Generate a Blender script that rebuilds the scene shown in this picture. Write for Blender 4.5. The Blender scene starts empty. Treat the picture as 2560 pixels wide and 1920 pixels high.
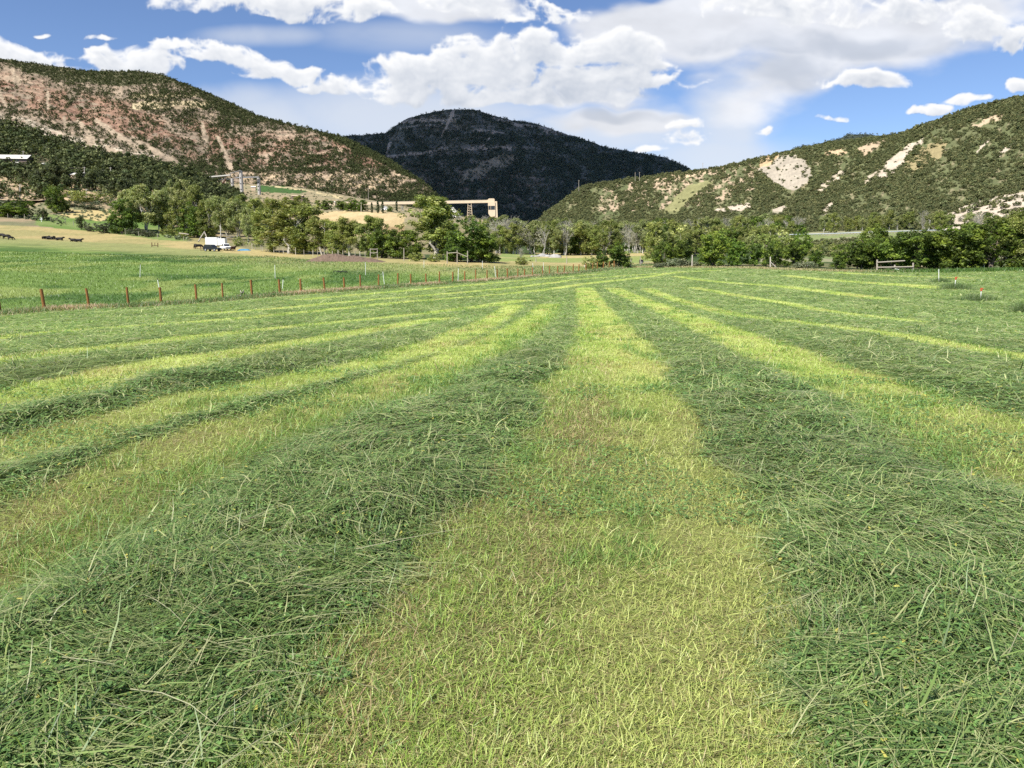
import bpy, bmesh, math, random
import numpy as np
from mathutils import Vector, Matrix, Euler

rng = np.random.default_rng(11)
random.seed(11)
sc = bpy.context.scene
col = sc.collection

# ------------------------------------------------------------------ camera
FPX, EYE = 1928.0, 1.65
PITCH = math.atan(331 / 1928)
cam_d = bpy.data.cameras.new('camera')
cam_d.sensor_width = 36.0
cam_d.lens = 36.0 * FPX / 2560.0
cam_d.clip_start = 0.05
cam_d.clip_end = 60000
cam = bpy.data.objects.new('camera', cam_d)
col.objects.link(cam)
cam.location = (0, 0, EYE)
cam.rotation_euler = (math.pi / 2 - PITCH, 0, 0)
sc.camera = cam
sc.view_settings.view_transform = 'Standard'
sc.view_settings.look = 'None'
sc.view_settings.gamma = 1
sc.view_settings.use_curve_mapping = False
sc.view_settings.exposure = 0.68
sc.cycles.use_denoising = False
sc.cycles.max_bounces = 5
sc.cycles.diffuse_bounces = 3
sc.cycles.glossy_bounces = 2
sc.cycles.transmission_bounces = 3
sc.cycles.transparent_max_bounces = 4
sc.cycles.volume_bounces = 0

# ------------------------------------------------------------------ sun
SUN_EL = math.radians(50)
SUN_AZ = math.atan2(-0.66, -0.75)            # clockwise from +Y
SUN = Vector((math.sin(SUN_AZ) * math.cos(SUN_EL), math.cos(SUN_AZ) * math.cos(SUN_EL), math.sin(SUN_EL)))
sun_d = bpy.data.lights.new('sun', 'SUN')
sun_d.energy = 5.0
sun_d.angle = math.radians(0.53)
sun_d.color = (1.0, 0.955, 0.88)
sun_o = bpy.data.objects.new('sun', sun_d)
sun_o.rotation_euler = SUN.to_track_quat('Z', 'Y').to_euler()
col.objects.link(sun_o)


# ------------------------------------------------------------------ node helper
class G:
    def __init__(s, nt):
        s.nt = nt

    def N(s, t, **kw):
        n = s.nt.nodes.new(t)
        for k, v in kw.items():
            setattr(n, k, v)
        return n

    def put(s, i, v):
        if isinstance(v, (int, float)):
            i.default_value = v
        elif isinstance(v, (tuple, list)):
            if len(v) == 3 and len(i.default_value) == 4:
                v = tuple(v) + (1.0,)
            i.default_value = v
        else:
            s.nt.links.new(v, i)

    def M(s, op, *a, clamp=False):
        n = s.N('ShaderNodeMath', operation=op, use_clamp=clamp)
        for k, v in enumerate(a):
            s.put(n.inputs[k], v)
        return n.outputs[0]

    def VM(s, op, *a):
        n = s.N('ShaderNodeVectorMath', operation=op)
        for k, v in enumerate(a):
            if op == 'SCALE' and k == 1:
                s.put(n.inputs['Scale'], v)
            else:
                s.put(n.inputs[k], v)
        return n.outputs['Value'] if op in ('DOT_PRODUCT', 'LENGTH') else n.outputs[0]

    def ss(s, x, a, b, lo=0.0, hi=1.0, kind='SMOOTHSTEP'):
        n = s.N('ShaderNodeMapRange', interpolation_type=kind)
        for k, v in zip(('Value', 'From Min', 'From Max', 'To Min', 'To Max'), (x, a, b, lo, hi)):
            s.put(n.inputs[k], v)
        return n.outputs[0]

    def noise(s, vec, scale, detail=4, rough=0.55, out=0, dist=0.0):
        n = s.N('ShaderNodeTexNoise')
        s.put(n.inputs['Vector'], vec)
        for k, v in (('Scale', scale), ('Detail', detail), ('Roughness', rough), ('Distortion', dist)):
            s.put(n.inputs[k], v)
        return n.outputs[out]

    def mix(s, f, a, b, blend='MIX'):
        n = s.N('ShaderNodeMix', data_type='RGBA', blend_type=blend)
        s.put(n.inputs[0], f)
        s.put(n.inputs[6], a)
        s.put(n.inputs[7], b)
        return n.outputs[2]


# ------------------------------------------------------------------ projection, noise, terrain
def at(px, py, Y):
    cp, sp = math.cos(PITCH), math.sin(PITCH)
    px, py, Y = np.asarray(px, float), np.asarray(py, float), np.asarray(Y, float)
    u, v = (px - 1280) / FPX, (960 - py) / FPX
    dy = cp + v * sp
    return np.stack(np.broadcast_arrays(u / dy * Y, Y, EYE + (v * cp - sp) / dy * Y), -1)


def proj(x, y, z):
    cp, sp = math.cos(PITCH), math.sin(PITCH)
    dz = z - EYE
    dep = np.maximum(y * cp - dz * sp, 0.05)
    return 1280 + FPX * x / dep, 960 - FPX * (y * sp + dz * cp) / dep


def hsh(ix, iy, seed):
    h = (ix.astype(np.int64) * 374761393 + iy.astype(np.int64) * 668265263 + seed * 1442695041) & 0xffffffff
    h = ((h ^ (h >> 13)) * 1274126177) & 0xffffffff
    h = ((h ^ (h >> 16)) * 2246822519) & 0xffffffff
    return ((h ^ (h >> 15)) & 0xffffff) / float(0xffffff)


def vn(x, y, seed=0):
    x, y = np.asarray(x, float), np.asarray(y, float)
    ix, iy = np.floor(x), np.floor(y)
    fx, fy = x - ix, y - iy
    fx, fy = fx * fx * (3 - 2 * fx), fy * fy * (3 - 2 * fy)
    a, b = hsh(ix, iy, seed), hsh(ix + 1, iy, seed)
    c_, d = hsh(ix, iy + 1, seed), hsh(ix + 1, iy + 1, seed)
    return (a + (b - a) * fx) * (1 - fy) + (c_ + (d - c_) * fx) * fy


def fbm(x, y, o=4, seed=0, gain=0.5):
    t, a, n = 0.0, 1.0, 0.0
    for k in range(o):
        t = t + a * vn(x * 2 ** k + 17.3 * k, y * 2 ** k - 9.1 * k, seed + k)
        n += a
        a *= gain
    return t / n


def sstep(x, a, b):
    t = np.clip((x - a) / (b - a), 0, 1)
    return t * t * (3 - 2 * t)


# ------------------------------------------------------------------ world: sky and clouds (laid out by direction)
def uv_of(px, py):
    cp, sp = math.cos(PITCH), math.sin(PITCH)
    v = (960 - py) / FPX
    return (px - 1280) / FPX / (cp + v * sp), (v * cp - sp) / (cp + v * sp)


CUMULUS = [(50, 150, 120, 42, 1), (115, 165, 70, 24, 1), (290, 160, 95, 40, 1), (375, 180, 75, 26, .9),
           (430, 122, 120, 20, .75), (560, 150, 150, 28, .85), (700, 178, 130, 26, .75), (835, 200, 70, 26, 1),
           (768, 214, 36, 15, .9), (640, 12, 230, 34, 1), (840, 30, 130, 30, 1), (1000, 210, 80, 50, 1.35),
           (1090, 205, 100, 46, 1.35), (1250, 185, 140, 62, 1.45), (1350, 145, 130, 56, 1.4), (1480, 140, 140, 48, 1.3),
           (1610, 210, 82, 44, 1.2), (1480, 215, 200, 40, 1.4), (1370, 250, 230, 24, 1.2), (1160, 14, 110, 34, 1),
           (1310, 40, 130, 36, .9), (1285, 108, 60, 18, .9), (2150, 205, 82, 28, 1), (1705, 310, 46, 13, 1),
           (1702, 344, 64, 25, 1), (1918, 338, 34, 13, .9), (2315, 276, 70, 15, 1), (2410, 252, 56, 10, .8),
           (2545, 222, 36, 22, .9), (2535, 110, 60, 44, .9), (2115, 298, 70, 10, .6), (1600, 372, 44, 12, .8),
           (1920, 30, 190, 46, .9), (2250, 30, 160, 40, .9), (2430, 70, 90, 60, .9), (270, 85, 40, 8, .6), (85, 70, 20, 6, .7)]
LAYER = [(1760, 110, 230, 90, 1), (2000, 70, 300, 120, 1), (2260, 80, 260, 100, 1), (2440, 40, 120, 90, 1),
         (1880, 205, 200, 110, .8), (1640, 60, 200, 60, .8), (1500, 300, 240, 28, .8), (1440, 250, 280, 34, .8), (1130, 30, 180, 40, .6)]
VEIL = [(980, 290, 420, 80, 1), (640, 250, 220, 50, .3), (1500, 330, 300, 60, .9), (1880, 390, 300, 60, .8),
        (1050, 90, 300, 50, .3), (1850, 300, 130, 150, .75), (640, 90, 220, 30, .3)]
DARK = [(1090, 252, 170, 14, .9), (1420, 246, 160, 24, 1), (1330, 206, 70, 12, .6), (2060, 115, 330, 36, .9),
        (2050, 190, 260, 60, .8), (1800, 190, 170, 70, .5), (1520, 292, 230, 12, .7), (830, 224, 70, 9, .6),
        (2330, 290, 70, 6, .6), (2340, 130, 200, 26, .6), (1600, 250, 80, 10, .7), (640, 44, 230, 14, .5)]


def sky_cloud_map(nx=1760, ny=760, u0=-.86, u1=.86, v0=-.02, v1=.72):
    """cover and brightness of the clouds for every direction ahead, from noise"""
    U, V = np.meshgrid(np.linspace(u0, u1, nx), np.linspace(v0, v1, ny))
    wx, wy = (fbm(U * 14, V * 20, 3, 301) - .5) * .05, (fbm(U * 14 + 40, V * 20, 3, 302) - .5) * .032

    def blob(lst, x, y, flat=1.0):
        acc = np.full(x.shape, -2.0)
        for px, py, a, b, s_ in lst:
            c0, c1 = uv_of(px, py)
            dy = (y - c1) * FPX / b
            dy = np.where(dy < 0, dy * flat, dy)
            acc = np.maximum(acc, s_ - ((x - c0) * FPX / a) ** 2 - dy * dy)
        return np.maximum(acc, -2)

    def billow(x, y, o, seed):
        t, a, n_ = 0, 1.0, 0
        for k in range(o):
            t = t + a * (1 - np.abs(2 * vn(x * 2.03 ** k + 5 * k, y * 2.03 ** k, seed + k) - 1))
            n_ += a
            a *= .56
        return t / n_

    x, y = U + wx, V + wy
    tex = 1.55 * (billow(x * 30, y * 42, 6, 310) - .56) + 1.0 * (fbm(x * 22, y * 40, 5, 320) - .5)
    fine = fbm(U * 60, V * 80, 4, 325) - .5
    dC = blob(CUMULUS, x, y, 1.35) * 1.1 + .10 + tex * 1.55 + fine * .8
    aC = sstep(dC, .02, .85)
    thick = np.clip(dC, 0, 1.6)
    # self shading: how much cloud lies between here and the sun (up and to the left)
    sh = np.zeros_like(thick)
    px_u, px_v = nx / (u1 - u0), ny / (v1 - v0)
    for k, wgt in ((3, .9), (7, .8), (13, .7), (22, .6), (34, .5)):
        sx, sy = int(round(-.45 * k)), int(round(.9 * k))
        sh += wgt * np.roll(np.roll(thick, -sx, 1), -sy, 0)
    light = np.exp(-sh * .30)
    light = .16 + 1.0 * light + .5 * fine + .22 * (tex - np.roll(np.roll(tex, 2, 1), -4, 0))
    dL = blob(LAYER, x, y) + 2.3 * (fbm(U * 8, V * 19, 6, 330) - .5)
    aL = sstep(dL, -.25, .75) * .94
    dV = blob(VEIL, U, V) + 1.9 * (fbm(U * 5 + 2 * fbm(U * 4, V * 4, 3, 345), V * 9, 6, 340) - .45)
    aV = sstep(dV, -.45, 1.3) * .78
    dk = sstep(blob(DARK, x, y) + 1.8 * (fbm(x * 18, y * 36, 4, 350) - .5), -.3, 1.0)
    W, GR, LI = np.array([1., 1.01, 1.03]), np.array([.40, .45, .54]), np.array([.86, .88, .93])
    rgb = np.zeros((ny, nx, 3)) + np.array([.80, .84, .90])
    a = aV.copy()

    def over(colr, al):
        nonlocal rgb, a
        na_ = al + a * (1 - al)
        rgb = (colr * al[..., None] + rgb * (a * (1 - al))[..., None]) / np.maximum(na_, 1e-4)[..., None]
        a = na_

    ltex = (fbm(U * 16, V * 40, 5, 360) - .5)[..., None]
    cl = LI * (1 + .35 * ltex) * (1 - .6 * dk[..., None]) + GR * .6 * dk[..., None] * 1.15
    over(cl, aL)
    lg = np.clip(light + .10 - .22 * dk, .0, 1.05)[..., None]
    over(GR * 1.25 + (W - GR * 1.25) * lg, aC)
    return np.concatenate([rgb, a[..., None]], -1).astype(np.float32), (u0, u1, v0, v1)


world = bpy.data.worlds.new('World')
sc.world = world
world.use_nodes = True
wt = world.node_tree
wt.nodes.clear()
g = G(wt)
sky = g.N('ShaderNodeTexSky', sky_type='NISHITA', sun_disc=False)
sky.sun_elevation = SUN_EL
sky.sun_rotation = SUN_AZ
sky.altitude = 1900
sky.air_density = 1.0
sky.dust_density = 0.6
sky.ozone_density = 2.5
cmap, (cu0, cu1, cv0, cv1) = sky_cloud_map()
cimg = bpy.data.images.new('cloud_cover', cmap.shape[1], cmap.shape[0], alpha=True, float_buffer=True)
cimg.colorspace_settings.name = 'Non-Color'
cimg.alpha_mode = 'CHANNEL_PACKED'
cimg.pixels.foreach_set(cmap.ravel())
cimg.update()
cimg.pack()
tc = g.N('ShaderNodeTexCoord').outputs['Generated']
sep = g.N('ShaderNodeSeparateXYZ')
g.put(sep.inputs[0], tc)
yy = g.M('MAXIMUM', sep.outputs[1], 0.12)
cmb = g.N('ShaderNodeCombineXYZ')
g.put(cmb.inputs[0], g.ss(g.M('DIVIDE', sep.outputs[0], yy), cu0, cu1, 0, 1, 'LINEAR'))
g.put(cmb.inputs[1], g.ss(g.M('DIVIDE', sep.outputs[2], yy), cv0, cv1, 0, 1, 'LINEAR'))
for nd in wt.nodes:
    if nd.bl_idname == 'ShaderNodeMapRange':
        nd.clamp = False
ci = g.N('ShaderNodeTexImage', extension='CLIP', interpolation='Cubic', image=cimg)
g.put(ci.inputs[0], cmb.outputs[0])
SKY_K, CLOUD_K = 0.088, 7.0
skyc = g.mix(1.0, sky.outputs[0], (0.86, 0.90, 1.02), 'MULTIPLY')
cloudc = g.VM('SCALE', ci.outputs['Color'], CLOUD_K)
c = g.mix(ci.outputs['Alpha'], skyc, cloudc)
bg = g.N('ShaderNodeBackground')
g.put(bg.inputs[0], c)
bg.inputs[1].default_value = SKY_K
out = g.N('ShaderNodeOutputWorld')
wt.links.new(bg.outputs[0], out.inputs[0])
world.cycles.sampling_method = 'MANUAL'
world.cycles.sample_map_resolution = 512


# ------------------------------------------------------------------ terrain
CTRL = [(p, None, Y, g_) for Y, g_ in ((3, -.020), (8, -.028), (16, -.033)) for p in (-300, 600, 1280, 2000, 2900)]
CTRL += [(-300, None, 30, -.045), (600, None, 30, -.042), (1280, None, 30, -.037), (2000, None, 30, -.034), (2900, None, 30, -.031)]
CTRL += [(p, r, Y, None) for p, r, Y in (
    (-400, 860, 34), (0, 790, 46.5), (120, 775, 50.7), (640, 735, 70), (1000, 712, 88), (1267, 697, 105), (1430, 684, 122), (1557, 668, 143),
    (1280, 745, 58), (1280, 718, 80), (1450, 700, 92), (1700, 742, 60), (1700, 705, 88), (1650, 669, 135), (1850, 671, 118),
    (2100, 742, 56), (2193, 681, 100), (2453, 752, 50), (2387, 724, 57), (2350, 688, 86), (2560, 676, 93), (2900, 690, 85), (2700, 760, 46),
    (395, 742, 69), (350, 694, 93), (350, 650, 140), (0, 690, 80), (0, 640, 130), (-400, 650, 110), (20, 598, 225), (0, 549, 300), (-400, 580, 220),
    (250, 583, 285), (500, 606, 262), (560, 626, 212), (640, 622, 216), (700, 633, 200), (950, 644, 168), (800, 660, 135), (1100, 657, 145),
    (1200, 658, 148), (1000, 681, 118), (1400, 662, 155), (1450, 642, 240), (1300, 640, 235), (1600, 655, 175), (1620, 632, 300),
    (1400, 622, 350), (1600, 600, 500), (1400, 590, 560), (1300, 570, 700), (1750, 600, 430), (1900, 612, 330), (2150, 596, 325), (2350, 590, 325),
    (2150, 650, 190), (2400, 655, 170), (2700, 590, 320), (2150, 585, 360), (1900, 640, 200),
    (150, 535, 375), (60, 498, 430), (300, 480, 470), (100, 466, 450), (-300, 480, 420), (330, 556, 330), (450, 585, 300), (600, 592, 300),
    (880, 592, 380), (900, 577, 420), (900, 540, 530), (1000, 528, 600), (1150, 552, 700), (1240, 556, 720), (760, 505, 780), (640, 478, 860),
    (700, 466, 980), (850, 490, 950), (1000, 520, 900), (560, 520, 560), (470, 545, 420), (380, 470, 600), (1400, 575, 900),
    (0, 520, 1500), (700, 520, 1600), (1280, 590, 2000), (2000, 600, 1500), (2700, 600, 1500))]
_c = []
for (p, r, Y, g_) in CTRL:
    if r is None:
        x = (p - 1280) / FPX * Y
        rr = math.hypot(x, Y)
        _c.append((math.atan2(x, Y), math.log(rr), g_))
    else:
        q = at(p, r, Y)
        rr = math.hypot(q[0], q[1])
        _c.append((math.atan2(q[0], q[1]), math.log(rr), q[2] / rr))
_c += [(a, math.log(5000), -.004) for a in (-.75, -.4, 0, .4, .75)]
_c = np.array(_c)
_cx, _cy, _cv = _c[:, 0] * 2.2, _c[:, 1], _c[:, 2]


def _phi(r2):
    return 0.5 * r2 * np.log(r2 + 1e-12)


_n = len(_c)
_A = np.zeros((_n + 3, _n + 3))
_A[:_n, :_n] = _phi((_cx[:, None] - _cx) ** 2 + (_cy[:, None] - _cy) ** 2) + np.eye(_n) * 2e-4
_A[:_n, _n:] = np.stack([np.ones(_n), _cx, _cy], 1)
_A[_n:, :_n] = _A[:_n, _n:].T
_w = np.linalg.solve(_A, np.concatenate([_cv, np.zeros(3)]))


def H(x, y):
    """height of the bare ground"""
    x, y = np.asarray(x, float), np.asarray(y, float)
    shp = np.broadcast(x, y).shape
    x, y = np.broadcast_to(x, shp).ravel(), np.broadcast_to(y, shp).ravel()
    r = np.maximum(np.hypot(x, y), 2.0)
    a = np.arctan2(x, y)
    front = sstep(-np.abs(a), -2.2, -0.9)
    ax, ly = np.clip(a, -.78, .78) * 2.2, np.log(r)
    outv = np.empty(len(x))
    for i in range(0, len(x), 20000):
        s = slice(i, i + 20000)
        outv[s] = _phi((ax[s, None] - _cx) ** 2 + (ly[s, None] - _cy) ** 2) @ _w[:_n] + _w[_n] + _w[_n + 1] * ax[s] + _w[_n + 2] * ly[s]
    gsl = outv * front + (-.004) * (1 - front)
    z = gsl * np.hypot(x, y)
    z = z + 0.05 * sstep(r, 25, 60) * (fbm(x / 9, y / 9, 3, 5) - .5) * 2 + sstep(r, 180, 500) * (fbm(x / 40, y / 40, 3, 6) - .5) * 2.0
    return z.reshape(shp)


def gp(px, Y):
    """ground point seen at picture column px at distance Y"""
    x, z = (px - 1280) / FPX * Y, 0.0
    for _ in range(4):
        z = float(H(x, Y))
        dep = Y * math.cos(PITCH) - (z - EYE) * math.sin(PITCH)
        x = (px - 1280) / FPX * dep
    return x, Y, z


def ray_ground(px, py, far=160.):
    """where the line of sight through a pixel first meets the ground"""
    Y = np.geomspace(1.5, far, 700)
    q = at(px, py, Y)
    d = q[:, 2] - H(q[:, 0], q[:, 1])
    k = np.nonzero(d < 0)[0]
    return q[k[0], :2] if len(k) else q[-1, :2]


# ------------------------------------------------------------------ mesh helpers
def npmesh(name, V, Fq, mat=None, C=None, smooth=False, n=4):
    """mesh from numpy vertices and faces (all n-gons of one size)"""
    me = bpy.data.meshes.new(name)
    V = np.ascontiguousarray(V, np.float32)
    Fq = np.ascontiguousarray(Fq, np.int32).reshape(-1, n)
    me.vertices.add(len(V))
    me.vertices.foreach_set('co', V.ravel())
    me.loops.add(Fq.size)
    me.loops.foreach_set('vertex_index', Fq.ravel())
    me.polygons.add(len(Fq))
    me.polygons.foreach_set('loop_start', np.arange(0, Fq.size, n, dtype=np.int32))
    me.update(calc_edges=True)
    if C is not None:
        ca = me.color_attributes.new('Col', 'FLOAT_COLOR', 'POINT')
        C = np.asarray(C, np.float32)
        if C.shape[1] == 3:
            C = np.concatenate([C, np.ones((len(C), 1), np.float32)], 1)
        ca.data.foreach_set('color', np.ascontiguousarray(C).ravel())
    if smooth:
        me.shade_smooth()
    if mat:
        me.materials.append(mat)
    return me


def link(name, me, parent=None, label=None, cat=None, group=None, kind=None, loc=None, rz=0.0):
    o = bpy.data.objects.new(name, me)
    col.objects.link(o)
    if parent is not None:
        o.parent = parent
    if loc is not None:
        o.location = loc
    o.rotation_euler[2] = rz
    for k, v in (('label', label), ('category', cat), ('group', group), ('kind', kind)):
        if v:
            o[k] = v
    return o


def copy_tree(src, parent=None):
    o = src.copy()
    col.objects.link(o)
    o.parent = parent
    for ch in src.children:
        copy_tree(ch, o)
    return o


class MB:
    """collects boxes, tubes and prisms into one mesh"""

    def __init__(s):
        s.v, s.f = [], []

    def add(s, vs, fs):
        b = len(s.v)
        s.v += [tuple(p) for p in vs]
        s.f += [tuple(i + b for i in q) for q in fs]
        return s

    def box(s, c_, d, rz=0.0, m=None):
        R = m or Matrix.Rotation(rz, 3, 'Z')
        vs = [Vector(c_) + R @ Vector((sx * d[0] / 2, sy * d[1] / 2, sz * d[2] / 2)) for sz in (-1, 1) for sy in (-1, 1) for sx in (-1, 1)]
        return s.add(vs, [(0, 2, 3, 1), (4, 5, 7, 6), (0, 1, 5, 4), (2, 6, 7, 3), (0, 4, 6, 2), (1, 3, 7, 5)])

    def beam(s, a, b, w, h):
        a, b = Vector(a), Vector(b)
        d = b - a
        q = d.to_track_quat('X', 'Z').to_matrix()
        return s.box((a + b) / 2, (d.length, w, h), m=q)

    def tube(s, pts, rad, n=8, cap=True):
        pts = [Vector(p) for p in pts]
        if isinstance(rad, (int, float)):
            rad = [rad] * len(pts)
        vs, fs = [], []
        for i, p in enumerate(pts):
            d = (pts[min(i + 1, len(pts) - 1)] - pts[max(i - 1, 0)]).normalized()
            q = d.to_track_quat('Z', 'Y').to_matrix()
            vs += [p + q @ Vector((math.cos(6.2832 * k / n) * rad[i], math.sin(6.2832 * k / n) * rad[i], 0)) for k in range(n)]
        for i in range(len(pts) - 1):
            for k in range(n):
                k2 = (k + 1) % n
                fs.append((i * n + k, i * n + k2, (i + 1) * n + k2, (i + 1) * n + k))
        if cap:
            fs += [tuple(range(n))[::-1], tuple((len(pts) - 1) * n + k for k in range(n))]
        return s.add(vs, fs)

    def prism(s, prof, y0, y1):
        """profile in x,z pushed along y"""
        n = len(prof)
        vs = [(x, y0, z) for x, z in prof] + [(x, y1, z) for x, z in prof]
        fs = [tuple(range(n)), tuple(range(n, 2 * n))[::-1]]
        fs += [(i, i + n, (i + 1) % n + n, (i + 1) % n) for i in range(n)]
        return s.add(vs, fs)

    def build(s, name, mat, parent=None, bevel=0.0, smooth=False, **kw):
        me = bpy.data.meshes.new(name)
        me.from_pydata(s.v, [], s.f)
        if bevel:
            bm = bmesh.new()
            bm.from_mesh(me)
            bmesh.ops.recalc_face_normals(bm, faces=bm.faces)
            bmesh.ops.bevel(bm, geom=list(bm.edges), offset=bevel, segments=1, affect='EDGES')
            bm.to_mesh(me)
            bm.free()
        me.update()
        if smooth:
            me.shade_smooth()
        me.materials.append(mat)
        return link(name, me, parent, **kw)


def empty(name, loc, label, cat, group=None, rz=0.0):
    return link(name, None, label=label, cat=cat, group=group, loc=loc, rz=rz)


# ------------------------------------------------------------------ materials
def mat_new(name):
    m = bpy.data.materials.new(name)
    m.use_nodes = True
    m.node_tree.nodes.clear()
    return m, G(m.node_tree)


def mat_attr(name, rough=0.8, spec=0.2, nscale=1.0, namt=0.5, bump=0.0, bscale=1.0, transl=0.0, rnd=0.0, det=4, squash=None):
    m, g = mat_new(name)
    a = g.N('ShaderNodeAttribute', attribute_name='Col')
    c = a.outputs['Color']
    pos = g.N('ShaderNodeTexCoord').outputs['Object']
    if squash:
        pos = g.VM('MULTIPLY', pos, squash)
    if namt:
        k = g.M('MULTIPLY_ADD', g.noise(pos, nscale, det, 0.65), 2 * namt, 1 - namt)
        c = g.VM('SCALE', c, k)
    if rnd:
        oi = g.N('ShaderNodeObjectInfo').outputs['Random']
        hs = g.N('ShaderNodeHueSaturation')
        g.put(hs.inputs['Color'], c)
        g.put(hs.inputs['Hue'], g.M('MULTIPLY_ADD', oi, 0.05 * rnd, 0.5 - 0.025 * rnd))
        g.put(hs.inputs['Value'], g.M('MULTIPLY_ADD', g.M('FRACT', g.M('MULTIPLY', oi, 7.31)), 0.7 * rnd, 1 - 0.35 * rnd))
        c = hs.outputs[0]
    b = g.N('ShaderNodeBsdfPrincipled')
    g.put(b.inputs['Base Color'], c)
    b.inputs['Roughness'].default_value = rough
    b.inputs['Specular IOR Level'].default_value = spec
    if bump:
        bn = g.N('ShaderNodeBump')
        bn.inputs['Strength'].default_value = 1.0
        bn.inputs['Distance'].default_value = bump
        g.put(bn.inputs['Height'], g.noise(pos, bscale, 5, 0.6))
        g.put(b.inputs['Normal'], bn.outputs[0])
    o = g.N('ShaderNodeOutputMaterial')
    if transl:
        t = g.N('ShaderNodeBsdfTranslucent')
        g.put(t.inputs['Color'], g.mix(1.0, c, (1.25, 1.3, 0.6), 'MULTIPLY'))
        mx = g.N('ShaderNodeMixShader')
        mx.inputs[0].default_value = transl
        g.put(mx.inputs[1], b.outputs[0])
        g.put(mx.inputs[2], t.outputs[0])
        g.put(o.inputs[0], mx.outputs[0])
    else:
        g.put(o.inputs[0], b.outputs[0])
    return m


def mat_plain(name, rgb, rough=0.7, metal=0.0, spec=0.3, nscale=3.0, namt=0.25, bump=0.0, squash=None):
    m, g = mat_new(name)
    pos = g.N('ShaderNodeTexCoord').outputs['Object']
    if squash:
        pos = g.VM('MULTIPLY', pos, squash)
    nz = g.noise(pos, nscale, 5, 0.6)
    c = g.VM('SCALE', tuple(rgb), g.M('MULTIPLY_ADD', nz, 2 * namt, 1 - namt))
    b = g.N('ShaderNodeBsdfPrincipled')
    g.put(b.inputs['Base Color'], c)
    b.inputs['Roughness'].default_value = rough
    b.inputs['Metallic'].default_value = metal
    b.inputs['Specular IOR Level'].default_value = spec
    if bump:
        bn = g.N('ShaderNodeBump')
        bn.inputs['Distance'].default_value = bump
        g.put(bn.inputs['Height'], nz)
        g.put(b.inputs['Normal'], bn.outputs[0])
    o = g.N('ShaderNodeOutputMaterial')
    g.put(o.inputs[0], b.outputs[0])
    return m


M = dict(
    ground=mat_attr('ground_soil', 0.9, 0.1, 1.7, 0.35, det=8),
    blade=mat_attr('grass_blade', 0.45, 0.4, 1.0, 0.0, transl=0.28),
    leaf=mat_attr('tree_leaf', 0.55, 0.3, 1.0, 0.0, transl=0.3, rnd=0.45),
    bark=mat_attr('bark', 0.9, 0.1, 4.0, 0.3),
    rock=mat_attr('hill_rock', 0.95, 0.05, 0.05, 0.42, bump=3.0, bscale=0.09, det=8),
    brush=mat_attr('brush_leaf', 0.7, 0.15, 1.0, 0.0, transl=.2, rnd=0.55),
    cowhide=mat_plain('black_hide', (0.012, 0.010, 0.009), 0.6, spec=0.3),
    redhide=mat_plain('dark_red_hide', (0.045, 0.014, 0.008), 0.6),
    post=mat_plain('treated_wood', (0.25, 0.115, 0.035), 0.85, nscale=6, namt=0.5, squash=(6, 6, .7)),
    oldwood=mat_plain('weathered_wood', (0.36, 0.32, 0.26), 0.9, nscale=5, namt=0.4, squash=(5, 5, .8)),
    palewood=mat_plain('sun_bleached_wood', (0.55, 0.5, 0.42), 0.9, nscale=5, namt=0.35, squash=(5, 5, .8)),
    white=mat_plain('white_paint', (0.78, 0.78, 0.76), 0.5, namt=0.08),
    pvc=mat_plain('white_pvc', (0.8, 0.8, 0.75), 0.45, namt=0.06),
    tan=mat_plain('tan_cladding', (0.66, 0.53, 0.37), 0.6, nscale=.4, namt=0.12, squash=(1, 1, .3)),
    tan2=mat_plain('tan_cladding_shade', (0.52, 0.41, 0.28), 0.6, nscale=.4, namt=0.12),
    conc=mat_plain('concrete', (0.42, 0.40, 0.37), 0.8, nscale=.5, namt=0.25, squash=(1, 1, .3)),
    steel=mat_plain('grey_steel', (0.34, 0.35, 0.36), 0.5, metal=.3, namt=0.2),
    galv=mat_plain('galvanised_rail', (0.36, 0.40, 0.45), 0.5, metal=.4, namt=0.2),
    rust=mat_plain('rusty_steel', (0.12, 0.06, 0.035), 0.8, namt=0.4),
    dark=mat_plain('dark_metal', (0.02, 0.02, 0.021), 0.5, namt=0.2),
    glass=mat_plain('dark_glass', (0.02, 0.025, 0.03), 0.08, spec=0.6, namt=0.1),
    black=mat_plain('black_paint', (0.014, 0.016, 0.02), 0.22, spec=0.6, namt=0.1),
    rubber=mat_plain('tyre_rubber', (0.02, 0.02, 0.02), 0.9),
    chrome=mat_plain('wheel_alloy', (0.55, 0.55, 0.56), 0.35, metal=.8),
    roof=mat_plain('pale_metal_roof', (0.62, 0.60, 0.54), 0.5, namt=0.12),
    wall=mat_plain('brown_house_wall', (0.16, 0.12, 0.10), 0.8),
    orange=mat_plain('orange_plastic', (0.5, 0.09, 0.04), 0.5),
    blue=mat_plain('blue_tarp', (0.05, 0.19, 0.32), 0.5),
    manure=mat_plain('manure', (0.15, 0.105, 0.075), 1.0, nscale=2.5, namt=0.6, bump=.1),
    stone=mat_plain('grey_rock', (0.33, 0.32, 0.30), 0.9, nscale=2, namt=0.35, bump=.05),
    cloud=mat_plain('cloud_white', (0.8, 0.8, 0.8), 1.0, spec=0, nscale=.002),
)

# ------------------------------------------------------------------ the hay field: lanes between the windrows
FA, FU = np.array([-30.5, 50.7]), np.array([1, 1.81]) / math.hypot(1, 1.81)
FN = np.array([FU[1], -FU[0]])
EPX = [1400, 1557, 1650, 1750, 1850, 1950, 2100, 2193, 2300, 2450, 2560, 3000]
EY = [156, 143, 137, 128, 119, 113, 105, 101, 97, 94, 93, 90]


def fence_side(x, y):
    return (x - FA[0]) * FN[0] + (y - FA[1]) * FN[1]


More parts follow.
